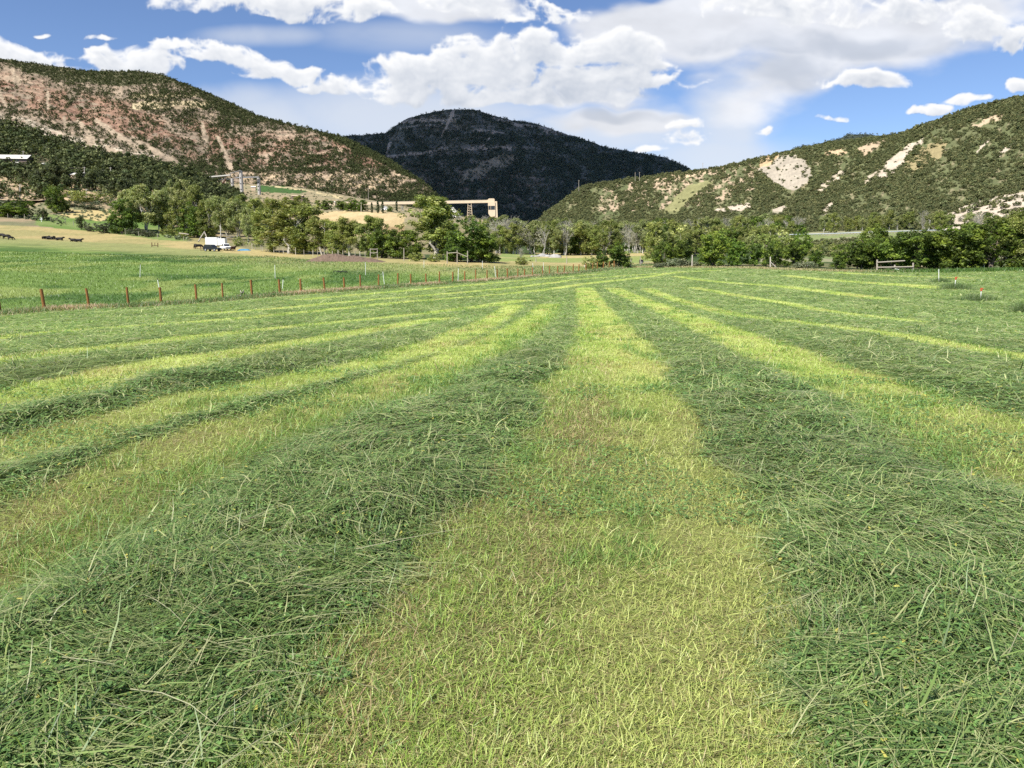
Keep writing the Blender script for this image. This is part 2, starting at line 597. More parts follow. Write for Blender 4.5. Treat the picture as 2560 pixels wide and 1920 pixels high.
def far_edge(x, y):
    """metres in front of (positive) or beyond the far edge of the field"""
    p = 1280 + x / np.maximum(y, 1.0) * FPX * 1.0
    return np.interp(p, EPX, EY) - y


def ray_fence(px):
    k = (px - 1280) / FPX * 1.0
    # x = k*Y*(dep/Y): depth correction is small here
    Y = (FA[1] - FA[0] * 1.81) / (1 - 1.81 * k * 1.003)
    return k * Y * 1.003, Y


LANES = [([(1300, 1920), (1360, 1650), (1450, 1450), (1505, 1250), (1540, 1050), (1522, 960), (1530, 880), (1500, 800), (1472, 745), (1462, 722)], 0.95),
         ([(2700, 1215), (2560, 1140), (2313, 1030), (2080, 940), (1900, 870), (1750, 810), (1640, 765), (1560, 735), (1532, 722)], 0.85),
         ([(2800, 930), (2560, 897), (2372, 862), (2200, 833), (1967, 804), (1852, 790), (1736, 764), (1620, 723)], 0.62),
         ([(2300, 806), (2080, 780), (1967, 760), (1852, 741), (1736, 720)], 0.62),
         ([(2199, 748), (1967, 718), (1805, 706), (1690, 692)], 0.75),
         ([(2350, 722), (2200, 710), (1967, 690)], 0.9),
         ([(2420, 697), (2100, 683)], 0.9),
         ([(-300, 1490), (0, 1345), (329, 1195), (657, 1068), (986, 965), (1216, 868), (1330, 806), (1374, 762)], 0.74),
         ([(-200, 1180), (0, 1134), (347, 1041), (694, 960), (1041, 880), (1215, 810), (1285, 764)], 0.62),
         ([(-200, 1045), (0, 1007), (347, 926), (694, 868), (926, 827), (1100, 798)], 0.75),
         ([(0, 905), (347, 862), (694, 822), (1041, 787), (1308, 752)], 0.8),
         ([(-100, 860), (116, 833), (579, 799), (926, 764), (1273, 735), (1480, 708), (1700, 680)], 0.85),
         ([(500, 787), (1000, 745), (1300, 718), (1560, 690), (1800, 676)], 0.95),
         ([(760, 750), (1000, 729), (1250, 707), (1500, 685)], 0.95)]
RX0, RY0, RES, RN = -80.0, 1.0, 0.125, 1250
_rx = RX0 + RES * np.arange(RN)
_ry = RY0 + RES * np.arange(RN)
GX, GY = np.meshgrid(_rx, _ry)
dist = np.full(GX.shape, 6.0)
side = np.zeros(GX.shape)
lid = np.full(GX.shape, -1)
_wob = (fbm(GX * .55, GY * .55, 3, 21) - .5) * .9 + (fbm(GX * 2.3, GY * 2.3, 2, 22) - .5) * .5
for li, (pts, hw) in enumerate(LANES):
    w = np.array([ray_ground(*p) for p in pts])
    # even out the line
    w2 = [w[0]]
    for i in range(len(w) - 1):
        p0, p1, p2, p3 = w[max(i - 1, 0)], w[i], w[i + 1], w[min(i + 2, len(w) - 1)]
        for t in (.25, .5, .75, 1):
            w2.append(.5 * (2 * p1 + (p2 - p0) * t + (2 * p0 - 5 * p1 + 4 * p2 - p3) * t ** 2 + (3 * p1 - p0 - 3 * p2 + p3) * t ** 3))
    for a, b in zip(w2[:-1], w2[1:]):
        lo, hi = np.minimum(a, b) - 5, np.maximum(a, b) + 5
        i0, i1 = np.searchsorted(_rx, (lo[0], hi[0]))
        j0, j1 = np.searchsorted(_ry, (lo[1], hi[1]))
        if i1 <= i0 or j1 <= j0:
            continue
        X, Y_ = GX[j0:j1, i0:i1], GY[j0:j1, i0:i1]
        d = b - a
        t = np.clip(((X - a[0]) * d[0] + (Y_ - a[1]) * d[1]) / max(d @ d, 1e-9), 0, 1)
        dd = np.hypot(X - a[0] - t * d[0], Y_ - a[1] - t * d[1]) - hw
        near_ = dd < dist[j0:j1, i0:i1]
        sd = -((X - a[0]) * d[1] - (Y_ - a[1]) * d[0]) / max(np.hypot(*d), 1e-6) / hw * (-1 if d[1] > 0 else 1)
        side[j0:j1, i0:i1] = np.where(near_, sd, side[j0:j1, i0:i1])
        lid[j0:j1, i0:i1] = np.where(near_, li, lid[j0:j1, i0:i1])
        dist[j0:j1, i0:i1] = np.minimum(dist[j0:j1, i0:i1], dd)
dist += _wob * (.5 * (1 - sstep(np.hypot(GX, GY), 12, 40)) + .12)
lane_r = 1 - sstep(dist, -.2, .2)
_lump = 0.45 * fbm(GX * 1.0, GY * 1.0, 3, 31) + 0.55 * (1 - np.abs(2 * fbm(GX * 1.9, GY * 1.9, 3, 32) - 1)) * .72
hay_r = sstep(dist, -.05, .75) * (0.03 + 0.24 * np.clip(_lump - .18, 0, 1)) * (1 - .35 * sstep(dist, 1.2, 3))
hay_r *= 1 - .55 * sstep(np.hypot(GX, GY), 7, 26)
side += _wob * .5
pale_r = np.where(lid == 0, sstep(side, -.25, .25), .55)
lush_r = np.where(lid == 7, sstep(side, .1, .6), np.where(lid == 0, .35 * sstep(-side, .2, .7), 0.0))
hay_r += 0.02 * fbm(GX * 5, GY * 5, 2, 33)


def samp(r, x, y):
    i = np.clip((x - RX0) / RES, 0, RN - 1.001)
    j = np.clip((y - RY0) / RES, 0, RN - 1.001)
    i0, j0 = i.astype(int), j.astype(int)
    fi, fj = i - i0, j - j0
    return (r[j0, i0] * (1 - fi) + r[j0, i0 + 1] * fi) * (1 - fj) + (r[j0 + 1, i0] * (1 - fi) + r[j0 + 1, i0 + 1] * fi) * fj


def field_in(x, y):
    return sstep(fence_side(x, y), 1.9, 2.8) * sstep(far_edge(x, y), 0.5, 3.0)


def HH(x, y):
    """height of the ground with the cut hay on it"""
    return H(x, y) + samp(hay_r, x, y) * field_in(x, y) * (y > 0.9)


def inpoly(px, py, poly):
    r = np.zeros(px.shape, bool)
    n = len(poly)
    for i in range(n):
        (x0, y0), (x1, y1) = poly[i], poly[(i + 1) % n]
        cnd = ((y0 > py) != (y1 > py)) & (px < (x1 - x0) * (py - y0) / ((y1 - y0) or 1e-9) + x0)
        r ^= cnd
    return r


def lerp(a, b, t):
    return a + (np.asarray(b) - a) * t[:, None]


# ------------------------------------------------------------------ ground sheet
rad = np.concatenate([[0.0], np.geomspace(0.5, 7000, 800)])
azs = np.concatenate([np.linspace(-math.pi, -.86, 60, endpoint=False), np.linspace(-.86, .86, 760), np.linspace(.86, math.pi, 60)[1:]])
RR, AA = np.meshgrid(rad, azs, indexing='ij')
gx, gy = (RR * np.sin(AA)).ravel(), (RR * np.cos(AA)).ravel()
gz = HH(gx, gy)
nr, na = RR.shape
gr = np.hypot(gx, gy)
ppx, ppy = proj(gx, gy, gz)
front = gy > 1
jx = ppx + (fbm(gx / 6 + 7, gy / 14, 3, 41) - .5) * 14
jy = ppy + (fbm(gx / 5, gy / 9, 3, 42) - .5) * 5
n1 = fbm(gx / 3.1, gy / 3.1, 4, 43)
n2 = fbm(gx / 14, gy / 22, 4, 44)
n3 = fbm(gx / .5, gy / .5, 3, 45)
C = np.tile(np.array([.20, .17, .09]), (len(gx), 1))
# far valley floor: dry ground, sage, under-wood
C = lerp(C, (.11, .13, .05), sstep(n2, .45, .62))
C[:] = np.where((gr > 700)[:, None], (.30, .24, .15), C)


def zone(poly, rgb, k=1.0, rgb2=None, cond=True):
    m = inpoly(jx, jy, poly) & front & (gr > 38) & cond
    c_ = np.tile(np.array(rgb), (m.sum(), 1))
    if rgb2 is not None:
        c_ = lerp(c_, rgb2, sstep(n2[m], .4, .62))
    C[m] = C[m] * (1 - k) + c_ * k


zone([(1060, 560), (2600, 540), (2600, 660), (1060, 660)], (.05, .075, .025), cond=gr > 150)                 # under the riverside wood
zone([(1225, 634), (1480, 632), (1630, 618), (1660, 672), (1500, 676), (1225, 672)], (.40, .33, .15), rgb2=(.20, .25, .08), cond=gr < 330)
zone([(1225, 647), (1500, 645), (1640, 640), (1640, 652), (1225, 654)], (.22, .26, .08), cond=gr < 330)
zone([(1880, 578), (2600, 572), (2600, 655), (1880, 655)], (.17, .21, .08), rgb2=(.25, .24, .14), cond=gr > 150)
zone([(-500, 430), (560, 430), (640, 640), (-500, 640)], (.30, .23, .14), rgb2=(.17, .17, .09), cond=gr > 240)   # left valley side
zone([(-500, 470), (150, 440), (260, 470), (320, 500), (200, 505), (-500, 505)], (.42, .31, .19), cond=gr > 240)
zone([(80, 535), (320, 538), (470, 575), (470, 604), (330, 600), (90, 562)], (.12, .19, .045), rgb2=(.17, .22, .07), cond=gr > 240)
zone([(160, 523), (300, 527), (330, 548), (240, 552), (150, 540)], (.44, .35, .16), cond=gr > 240)
zone([(470, 578), (640, 580), (640, 632), (560, 622), (470, 600)], (.40, .30, .17), rgb2=(.25, .22, .10), cond=gr > 225)   # bank behind the trucks
zone([(560, 575), (800, 560), (1100, 545), (1250, 560), (1250, 640), (560, 640)], (.19, .18, .085), rgb2=(.24, .2, .11), cond=gr > 210)
zone([(560, 455), (1240, 455), (1240, 560), (560, 545)], (.31, .25, .15), rgb2=(.25, .22, .13), cond=gr > 480)   # bench
zone([(640, 463), (700, 464), (772, 478), (745, 484), (640, 480)], (.055, .11, .03), cond=gr > 480)
zone([(660, 464), (720, 468), (860, 492), (850, 497), (770, 478)], (.50, .41, .23), cond=gr > 480)
zone([(760, 533), (880, 526), (1010, 533), (1010, 586), (860, 592), (760, 560)], (.50, .39, .21), rgb2=(.43, .33, .17), cond=gr > 380)
zone([(930, 566), (1010, 566), (1010, 590), (930, 590)], (.28, .20, .10), cond=gr > 380)
# pasture
fs = fence_side(gx, gy)
past = (fs < -.4) & (gr < 330) & (ppy > np.interp(ppx, [-600, 0, 200, 400, 500, 620, 960, 1300, 1640], [560, 548, 572, 600, 605, 622, 647, 655, 660]))
tanb = np.interp(jx, [-600, 0, 250, 420, 600, 760, 950, 1250, 1640], [592, 593, 605, 617, 634, 650, 659, 667, 668]) + (n2 - .5) * 16
pc = np.tile(np.array([.135, .205, .05]), (len(gx), 1))
pc = lerp(pc, (.07, .13, .03), sstep(fbm(gx / 7, gy / 16, 4, 51), .42, .56))
pc = lerp(pc, (.22, .27, .08), .8 * sstep(fbm(gx / 4, gy / 13, 4, 52), .52, .66))
pc = lerp(pc, (.27, .265, .11), .75 * sstep(-(jy - tanb), -34, -8))
tn = lerp(np.tile(np.array([.37, .30, .135]), (len(gx), 1)), (.29, .26, .11), sstep(fbm(gx / 9, gy / 20, 4, 53), .42, .62))
pc = pc * sstep(jy - tanb, -3, 3)[:, None] + tn * (1 - sstep(jy - tanb, -3, 3))[:, None]
C[past] = pc[past]
# field
fin = field_in(gx, gy) * (gr < 170)
ln = samp(lane_r, gx, gy) * (gy > 1.1)
hy = samp(hay_r, gx, gy)
fc = np.tile(np.array([.034, .05, .014]), (len(gx), 1))  # base kept very dark up close, painting the shaded gaps between hay strands
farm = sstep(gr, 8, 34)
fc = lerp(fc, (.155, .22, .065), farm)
fc = lerp(fc, (.30, .35, .14), .6 * sstep(fbm(gx / 1.6, gy / 2.6, 4, 61), .45, .65) * farm)
fc = lerp(fc, (.085, .13, .042), .7 * sstep(fbm(gx / .8 + 5, gy / 1.3, 4, 65), .56, .66) * farm)
lc = np.tile(np.array([.31, .40, .085]), (len(gx), 1))
lc = lerp(lc, (.45, .50, .15), .8 * sstep(fbm(gx / 1.2, gy / 1.9, 4, 62), .42, .62))
lc = lerp(lc, (.36, .28, .115), .4 * sstep(fbm(gx / .9 + 3, gy / 2.2, 4, 63), .56, .70))
lc = lerp(lc, (.18, .26, .055), .8 * sstep(fbm(gx / .7 + 9, gy / 1.1, 4, 64), .60, .72))
soil = np.tile(np.array([.075, .06, .03]), (len(gx), 1)) * (.45 + 1.1 * fbm(gx / .06, gy / .06, 3, 68))[:, None]  # brown soil, darkened to paint shade into the gaps between stubble
soil = lerp(soil, (.2, .17, .08), .6 * sstep(fbm(gx / .035, gy / .02, 2, 69), .55, .7))
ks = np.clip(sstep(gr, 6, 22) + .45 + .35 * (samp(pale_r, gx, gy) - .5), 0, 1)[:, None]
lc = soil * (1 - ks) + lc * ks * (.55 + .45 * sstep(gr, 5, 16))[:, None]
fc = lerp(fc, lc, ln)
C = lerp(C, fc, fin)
# dry grass strip along the fence and the far edge
vg = (1 - fin) * (((fs > -.9) & (gr < 175) & (far_edge(gx, gy) > -2.5)) | ((far_edge(gx, gy) > -4) & (far_edge(gx, gy) < 3.2) & (fs > 0)))
C = lerp(C, (.36, .28, .16), vg * .9)
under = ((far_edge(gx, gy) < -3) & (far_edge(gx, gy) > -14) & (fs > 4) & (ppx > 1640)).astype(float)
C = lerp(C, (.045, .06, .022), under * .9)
C *= (0.82 + .36 * n3)[:, None]
C = np.clip(C, .008, .9)
ii, jj = np.meshgrid(np.arange(nr - 1), np.arange(na - 1), indexing='ij')
q = (ii * na + jj).ravel()
Fq = np.stack([q, q + na, q + na + 1, q + 1], 1)
me = npmesh('ground', np.stack([gx, gy, gz], 1), Fq, M['ground'], C, smooth=True)
link('ground', me, kind='structure', label='valley ground with the mown hay field, the pasture and dry slopes', cat='ground')


# ------------------------------------------------------------------ cut hay, stubble and standing grass
def blades(name, x, y, z, yaw, L, w, rise, droop, colr, tipc, segs=2, label=None, cat='grass', kind='stuff', flat=0.0):
    """ribbons: a base point, a heading, length, width, slope (rise/length) and a droop at the tip"""
    n = len(x)
    dx, dy = np.cos(yaw), np.sin(yaw)
    tilt = rng.uniform(-1, 1, n) * (1 - flat)
    sx, sy, sz = -dy * np.sqrt(1 - .5 * tilt ** 2), dx * np.sqrt(1 - .5 * tilt ** 2), tilt * .7
    V = np.empty((n, segs + 1, 2, 3), np.float32)
    Cc = np.empty((n, segs + 1, 2, 3), np.float32)
    bend = rng.normal(0, .18, n)
    for k in range(segs + 1):
        t = k / segs
        hor = L * t * np.sqrt(np.maximum(1 - rise ** 2, 0.02))
        cx = x + dx * hor - dy * bend * L * t * t
        cy = y + dy * hor + dx * bend * L * t * t
        cz = z + L * (rise * t - droop * t * t)
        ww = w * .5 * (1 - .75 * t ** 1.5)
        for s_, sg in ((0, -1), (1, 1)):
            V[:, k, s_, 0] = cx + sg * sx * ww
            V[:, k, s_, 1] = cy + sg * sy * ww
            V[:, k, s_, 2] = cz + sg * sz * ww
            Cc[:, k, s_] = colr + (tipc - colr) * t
    b = (np.arange(n) * (segs + 1) * 2)[:, None] + 2 * np.arange(segs)[None]
    Fq = np.stack([b, b + 1, b + 3, b + 2], -1).reshape(-1, 4)
    me = npmesh(name, V.reshape(-1, 3), Fq, M['blade'], Cc.reshape(-1, 3))
    if label is None:
        return me
    return link(name, me, kind=kind, label=label, cat=cat)


def scatter_pts(n, r0, r1, power, amax=.70):
    """random ground points, thinning with distance"""
    u = rng.uniform(0, 1, n)
    e = 2 - power
    r = (r0 ** e + u * (r1 ** e - r0 ** e)) ** (1 / e) if abs(e) > 1e-6 else r0 * (r1 / r0) ** u
    a = rng.uniform(-amax, amax, n)
    return r * np.sin(a), r * np.cos(a), r


def pick(pal, n):
    pal = np.array(pal)
    return pal[rng.integers(0, len(pal), n)]


# lying strands in the windrows
x, y, r = scatter_pts(760000, 1.25, 135, 1.62)
inn = (field_in(x, y) > .5)
mk = samp(lane_r, x, y)
keep = inn & (rng.uniform(0, 1, len(x)) > mk * 1.03 - .012)
x, y, r, mk = x[keep], y[keep], r[keep], mk[keep]
n = len(x)
far = np.maximum(1, r / 5.5)
flow = (fbm(x * .45, y * .45, 2, 71) - .5) * 9.0 + (fbm(x * 1.7, y * 1.7, 2, 72) - .5) * 4.5
yaw = flow + rng.normal(0, .6, n) + np.where(rng.uniform(0, 1, n) < .5, math.pi, 0)
L = rng.uniform(.07, .29, n) * np.minimum(1.0 + .16 * (far - 1), 1.7)
w = rng.uniform(.0026, .0072, n) * far ** .93
wide = rng.uniform(0, 1, n) < .12
w = np.where(wide, w * 1.8, w)
z = HH(x, y) + rng.uniform(-.035, .05, n)
rise = rng.normal(.07, .20, n)
up = rng.uniform(0, 1, n) < .05 * (1 - sstep(r, 8, 26))
rise = np.where(up, rng.uniform(.4, .9, n), rise)
pal = [(.15, .235, .06), (.185, .27, .075), (.11, .19, .047), (.23, .305, .10), (.28, .34, .13), (.085, .15, .043), (.37, .39, .18)]
cr = pick(pal, n) * rng.uniform(.75, 1.25, (n, 1))
pale = rng.uniform(0, 1, n) < (1 - .6 * sstep(r, 12, 40)) * (.10 + .16 * sstep(fbm(x * .8, y * .8, 3, 73), .5, .68))
cr[pale] = pick([(.34, .38, .17), (.42, .42, .22), (.30, .36, .12)], pale.sum())
tone = (.62 + .8 * fbm(x * .6 + 4, y * .6, 3, 74))[:, None]
cr = cr * tone * (1 + .15 * sstep(r, 10, 40))[:, None]
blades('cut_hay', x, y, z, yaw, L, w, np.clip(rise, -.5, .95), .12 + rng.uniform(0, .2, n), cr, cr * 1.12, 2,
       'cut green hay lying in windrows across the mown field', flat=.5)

# bundles of parallel strands that lie together
nb, per = 2600, 24
bx_, by_, br_ = scatter_pts(nb, 1.4, 40, 1.2)
k_ = (samp(lane_r, bx_, by_) < .25) & (field_in(bx_, by_) > .5)
bx_, by_ = bx_[k_], by_[k_]
nb = len(bx_)
byaw = rng.uniform(0, 6.28, nb)
bcol = pick([(.36, .41, .19), (.30, .38, .15), (.42, .43, .24), (.20, .30, .10), (.25, .34, .13)], nb)
m = np.repeat(np.arange(nb), per)
n = len(m)
sp = rng.normal(0, 1, n) * rng.uniform(.03, .11, nb)[m]
al = rng.normal(0, .10, n)
x, y = bx_[m] + np.cos(byaw[m]) * al - np.sin(byaw[m]) * sp, by_[m] + np.sin(byaw[m]) * al + np.cos(byaw[m]) * sp
r = np.hypot(x, y)
cr = bcol[m] * rng.uniform(.7, 1.25, (n, 1))
blades('hay_bundles', x, y, HH(x, y) + rng.uniform(.0, .045, n), byaw[m] + rng.normal(0, .12, n), rng.uniform(.18, .42, n), rng.uniform(.0020, .0042, n) * np.maximum(1, r / 6) ** .9,
       rng.normal(.06, .09, n), np.full(n, .12), cr * .9, cr * 1.15, 3, 'pale tufts of parallel stalks lying in the windrows', flat=.4)

# broad leaves among the near strands
x, y, r = scatter_pts(120000, 1.25, 14, 1.75)
keep = (samp(lane_r, x, y) < .5) | (fbm(x * .9, y * .9, 3, 75) > .57)
x, y, r = x[keep], y[keep], r[keep]
n = len(x)
cr = pick([(.11, .20, .06), (.14, .25, .07), (.18, .30, .09), (.09, .17, .05)], n) * rng.uniform(.8, 1.3, (n, 1))
cr[rng.uniform(0, 1, n) < .03] = (.45, .42, .10)
blades('clover_leaves', x, y, HH(x, y) + rng.uniform(0, .05, n), rng.uniform(0, 6.28, n), rng.uniform(.015, .035, n) * np.maximum(1, r / 6),
       rng.uniform(.009, .018, n) * np.maximum(1, r / 6), rng.uniform(-.2, .5, n), np.full(n, .15), cr, cr * 1.1, 2,
       'small round clover leaves mixed into the cut hay', 'clover', flat=.4)

# upright stubble in the lanes
x, y, r = scatter_pts(820000, 1.25, 120, 1.68)
keep = (field_in(x, y) > .5) & (rng.uniform(0, 1, len(x)) < samp(lane_r, x, y)) & (rng.uniform(0, 1, len(x)) < .62 + .5 * sstep(fbm(x * 2.2, y * 2.2, 3, 67), .32, .52) + .4 * sstep(r, 8, 20))
x, y, r = x[keep], y[keep], r[keep]
n = len(x)
far = np.maximum(1, r / 5.0)
a1 = sstep(fbm(x / 1.2, y / 1.9, 4, 62), .42, .62)
dry = sstep(fbm(x / .9 + 3, y / 2.2, 4, 63), .50, .66)
lush = np.maximum(sstep(fbm(x / .7 + 9, y / 1.1, 4, 64), .58, .70), samp(lush_r, x, y))
pl = samp(pale_r, x, y)
cr = pick([(.33, .44, .085), (.28, .40, .07), (.39, .48, .12), (.22, .34, .06), (.46, .49, .18)], n)
cr = lerp(cr, (.50, .52, .17), np.clip(.2 * a1 + .8 * (pl - .35), 0, .8))
cr = np.where((rng.uniform(0, 1, n) < .08 + .40 * dry * (1.2 - pl))[:, None], pick([(.42, .34, .17), (.50, .42, .22), (.30, .20, .09), (.38, .36, .14)], n), cr)
cr = np.where((rng.uniform(0, 1, n) < .8 * lush)[:, None], pick([(.15, .27, .055), (.19, .31, .07)], n), cr)
cr = cr * rng.uniform(.75, 1.2, (n, 1))
lie = rng.uniform(0, 1, n) < .5
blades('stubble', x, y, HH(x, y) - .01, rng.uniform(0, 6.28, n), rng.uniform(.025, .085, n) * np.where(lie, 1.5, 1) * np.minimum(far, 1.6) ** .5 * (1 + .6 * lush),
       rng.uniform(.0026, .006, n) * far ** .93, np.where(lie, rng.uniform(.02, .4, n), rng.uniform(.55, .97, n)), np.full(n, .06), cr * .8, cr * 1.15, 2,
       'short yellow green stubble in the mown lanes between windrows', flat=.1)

# dead clippings and thatch lying between the stubble
x, y, r = scatter_pts(330000, 1.25, 30, 1.6)
keep = (field_in(x, y) > .5) & (rng.uniform(0, 1, len(x)) < .1 + .9 * samp(lane_r, x, y))
x, y, r = x[keep], y[keep], r[keep]
n = len(x)
cr = pick([(.34, .31, .13), (.42, .40, .17), (.28, .34, .09), (.24, .19, .09), (.35, .42, .11), (.22, .31, .07), (.46, .46, .19)], n) * rng.uniform(.6, 1.15, (n, 1))
blades('thatch', x, y, HH(x, y) + rng.uniform(-.004, .016, n), rng.uniform(0, 6.28, n), rng.uniform(.025, .09, n), rng.uniform(.002, .0055, n) * np.maximum(1, r / 5) ** .95, rng.normal(.05, .16, n), np.full(n, .06), cr, cr * 1.1, 1,
       'dry clippings lying on the soil between the stubble', flat=.5)

# pale seed heads and long stalks lying on the near hay
x, y, r = scatter_pts(1900, 1.25, 11, 1.5)
keep = samp(lane_r, x, y) < .4
x, y, r = x[keep], y[keep], r[keep]
n = len(x)
cr = pick([(.36, .38, .18), (.33, .36, .15), (.40, .39, .24)], n)
blades('seed_stalks', x, y, HH(x, y) + rng.uniform(.01, .06, n), (fbm(x * .45, y * .45, 2, 71) - .5) * 9 + rng.normal(0, .4, n), rng.uniform(.35, .75, n),
       rng.uniform(.0028, .0048, n) * np.maximum(1, r / 6), rng.normal(.06, .1, n), np.full(n, .12), cr * .8, cr * 1.15, 3, 'long pale grass stalks lying on the cut hay')

# pasture grass beyond the fence
x, y, r = scatter_pts(260000, 38, 190, 1.55)
keep = (fence_side(x, y) < -.5) & (rng.uniform(0, 1, len(x)) < .9)
x, y, r = x[keep], y[keep], r[keep]
z = H(x, y)
px_, py_ = proj(x, y, z)
tb = np.interp(px_, [-600, 0, 250, 420, 600, 760, 950, 1250, 1640], [592, 593, 605, 617, 634, 650, 659, 667, 668])
keep = py_ > tb - 2
x, y, r, z = x[keep], y[keep], r[keep], z[keep]
n = len(x)
cr = pick([(.15, .235, .055), (.18, .26, .065), (.12, .195, .045)], n)
cr = lerp(cr, (.07, .135, .03), sstep(fbm(x / 7, y / 16, 4, 51), .42, .56))
cr = lerp(cr, (.26, .31, .09), .7 * sstep(fbm(x / 4, y / 13, 4, 52), .52, .66))
cr = cr * rng.uniform(.6, 1.5, (n, 1))
blades('pasture_grass', x, y, z - .02, rng.uniform(0, 6.28, n), rng.uniform(.14, .34, n), .0006 * r * rng.uniform(.6, 1.3, n), rng.uniform(.6, .95, n), np.full(n, .1),
       cr * .85, cr * 1.2, 2, 'standing green pasture grass beyond the fence')

# tall dry grass along the fence and along the far edge
t = rng.uniform(-14, 128, 80000)
o_ = rng.normal(.75, .85, len(t))
x, y = FA[0] + FU[0] * t + FN[0] * o_, FA[1] + FU[1] * t + FN[1] * o_
keep = (y > 30) & (o_ > -1.2) & (o_ < 2.9)
x, y, o_, t = x[keep], y[keep], o_[keep], t[keep]
n, r = len(x), np.hypot(x, y)
pk = sstep(fbm(t / 6, t * 0 + 3, 3, 81), .40, .58) * (1 - sstep(o_, .9, 2.0))
cr = np.where((rng.uniform(0, 1, n) < .15 + .75 * pk)[:, None], pick([(.52, .37, .26), (.44, .36, .2), (.55, .43, .28), (.50, .32, .24)], n), pick([(.11, .20, .05), (.16, .24, .07), (.07, .15, .05)], n))
blades('fence_verge_grass', x, y, H(x, y) - .03, rng.uniform(0, 6.28, n), rng.uniform(.2, .48, n) * (1 - .25 * sstep(o_, 1.5, 2.8)), .00042 * r * rng.uniform(.6, 1.4, n),
       rng.uniform(.75, .97, n), rng.uniform(.02, .2, n), cr * .8, cr * 1.15, 2, 'tall tan and pinkish grass growing along the wooden fence posts')
p_ = rng.uniform(1420, 2750, 26000)
yy_ = np.interp(p_, EPX, EY) + rng.normal(-.6, 1.4, len(p_))
x = (p_ - 1280) / FPX * yy_
keep = fence_side(x, yy_) > 0
x, y, p_ = x[keep], yy_[keep], p_[keep]
n, r = len(x), np.hypot(x, y)
grn = sstep(p_ + rng.normal(0, 60, n), 2130, 2260)
cr = np.where((rng.uniform(0, 1, n) < grn)[:, None], pick([(.08, .16, .03), (.11, .20, .04), (.06, .12, .025)], n), pick([(.42, .34, .19), (.36, .33, .15), (.2, .25, .09), (.5, .42, .26)], n))
blades('field_edge_grass', x, y, H(x, y) - .03, rng.uniform(0, 6.28, n), rng.uniform(.15, .42, n) * (1 + .5 * grn), .0005 * r * rng.uniform(.6, 1.4, n), rng.uniform(.7, .97, n),
       rng.uniform(.02, .2, n), cr * .8, cr * 1.15, 2, 'uncut grass along the far edge of the hay field')

# ------------------------------------------------------------------ mountains and hills
def curve(pts, xs):
    pts = np.array(pts, float)
    return np.stack([np.interp(xs, pts[:, 0], pts[:, k]) for k in (1, 2)], 1)


def softin(px, py, poly, wob=6, seed=0):
    jx_ = px + (fbm(px / 14, py / 9, 3, seed + 1) - .5) * wob * 2
    jy_ = py + (fbm(px / 12 + 9, py / 10, 3, seed + 2) - .5) * wob * 2
    return inpoly(jx_, jy_, poly)


def streak(px, py, p0, p1, w0, w1, seed):
    """a scree chute from p0 down to p1"""
    d = np.array(p1, float) - p0
    t = np.clip(((px - p0[0]) * d[0] + (py - p0[1]) * d[1]) / (d @ d), 0, 1)
    dd = np.hypot(px - p0[0] - t * d[0], py - p0[1] - t * d[1])
    return dd + (fbm(px / 6, py / 6, 3, seed) - .5) * 6 < w0 + (w1 - w0) * t


def hill(name, crest, base, nx, nt, amp, seed, colf, label, lean=0.0, jag=2.0, cat='hill', wl=120.0):
    x0, x1 = crest[0][0], crest[-1][0]
    xs = np.linspace(x0, x1, nx)
    ts = np.concatenate([np.linspace(0, 1, nt), [1.04, 1.12, 1.3, 1.6]])
    cr, ba = curve(crest, xs), curve(base, xs)
    T, X = np.meshgrid(ts, xs, indexing='ij')
    crj = cr[:, 0] + (fbm(xs / 9, xs * 0, 4, seed + 9) - .5) * 2 * jag
    Tc = np.minimum(T, 1)
    row = ba[:, 0] + (crj - ba[:, 0]) * Tc
    Y = ba[:, 1] + (cr[:, 1] - ba[:, 1]) * T
    Pq = at(X, row, Y)
    wx, wz = Pq[..., 0] + lean * Pq[..., 2], Pq[..., 2]
    rid = 1.06 - np.sqrt((2 * fbm(wx / wl, wz / (wl * 3.2), 4, seed) - 1) ** 2 + .012)
    rid2 = fbm(wx / (wl * .22), wz / (wl * .3), 4, seed + 4)
    Yd = Y + amp * (.62 - rid) * np.minimum(1, 3 * (1.02 - Tc) + .25) + amp * .35 * (.5 - rid2)
    Pq = at(X, row, Yd)
    drop = np.maximum(T - 1, 0)
    Pq[..., 2] -= drop * (Pq[..., 2] - 0) * .8
    Cc, dens = colf(X, row, Tc, Pq)
    V = Pq.reshape(-1, 3)
    nT = len(ts)
    ii, jj = np.meshgrid(np.arange(nT - 1), np.arange(nx - 1), indexing='ij')
    q_ = (ii * nx + jj).ravel()
    Fq_ = np.stack([q_, q_ + 1, q_ + nx + 1, q_ + nx], 1)
    me_ = npmesh(name, V, Fq_, M['rock'], np.clip(Cc, .01, .9).reshape(-1, 3), smooth=True)
    link(name, me_, kind='structure', label=label, cat=cat)
    return Pq[:nt], dens[:nt]


def plant_on(Pq, dens, n):
    """random spots on a slope; dens: chance per grid cell"""
    d = np.clip(dens, 0, None)[:-1, :-1]
    p = (d / d.sum()).ravel()
    k = rng.choice(len(p), n, p=p)
    i, j = np.divmod(k, d.shape[1])
    a, b = rng.uniform(0, 1, n)[:, None], rng.uniform(0, 1, n)[:, None]
    return (Pq[i, j] * (1 - a) + Pq[i + 1, j] * a) * (1 - b) + (Pq[i, j + 1] * (1 - a) + Pq[i + 1, j + 1] * a) * b


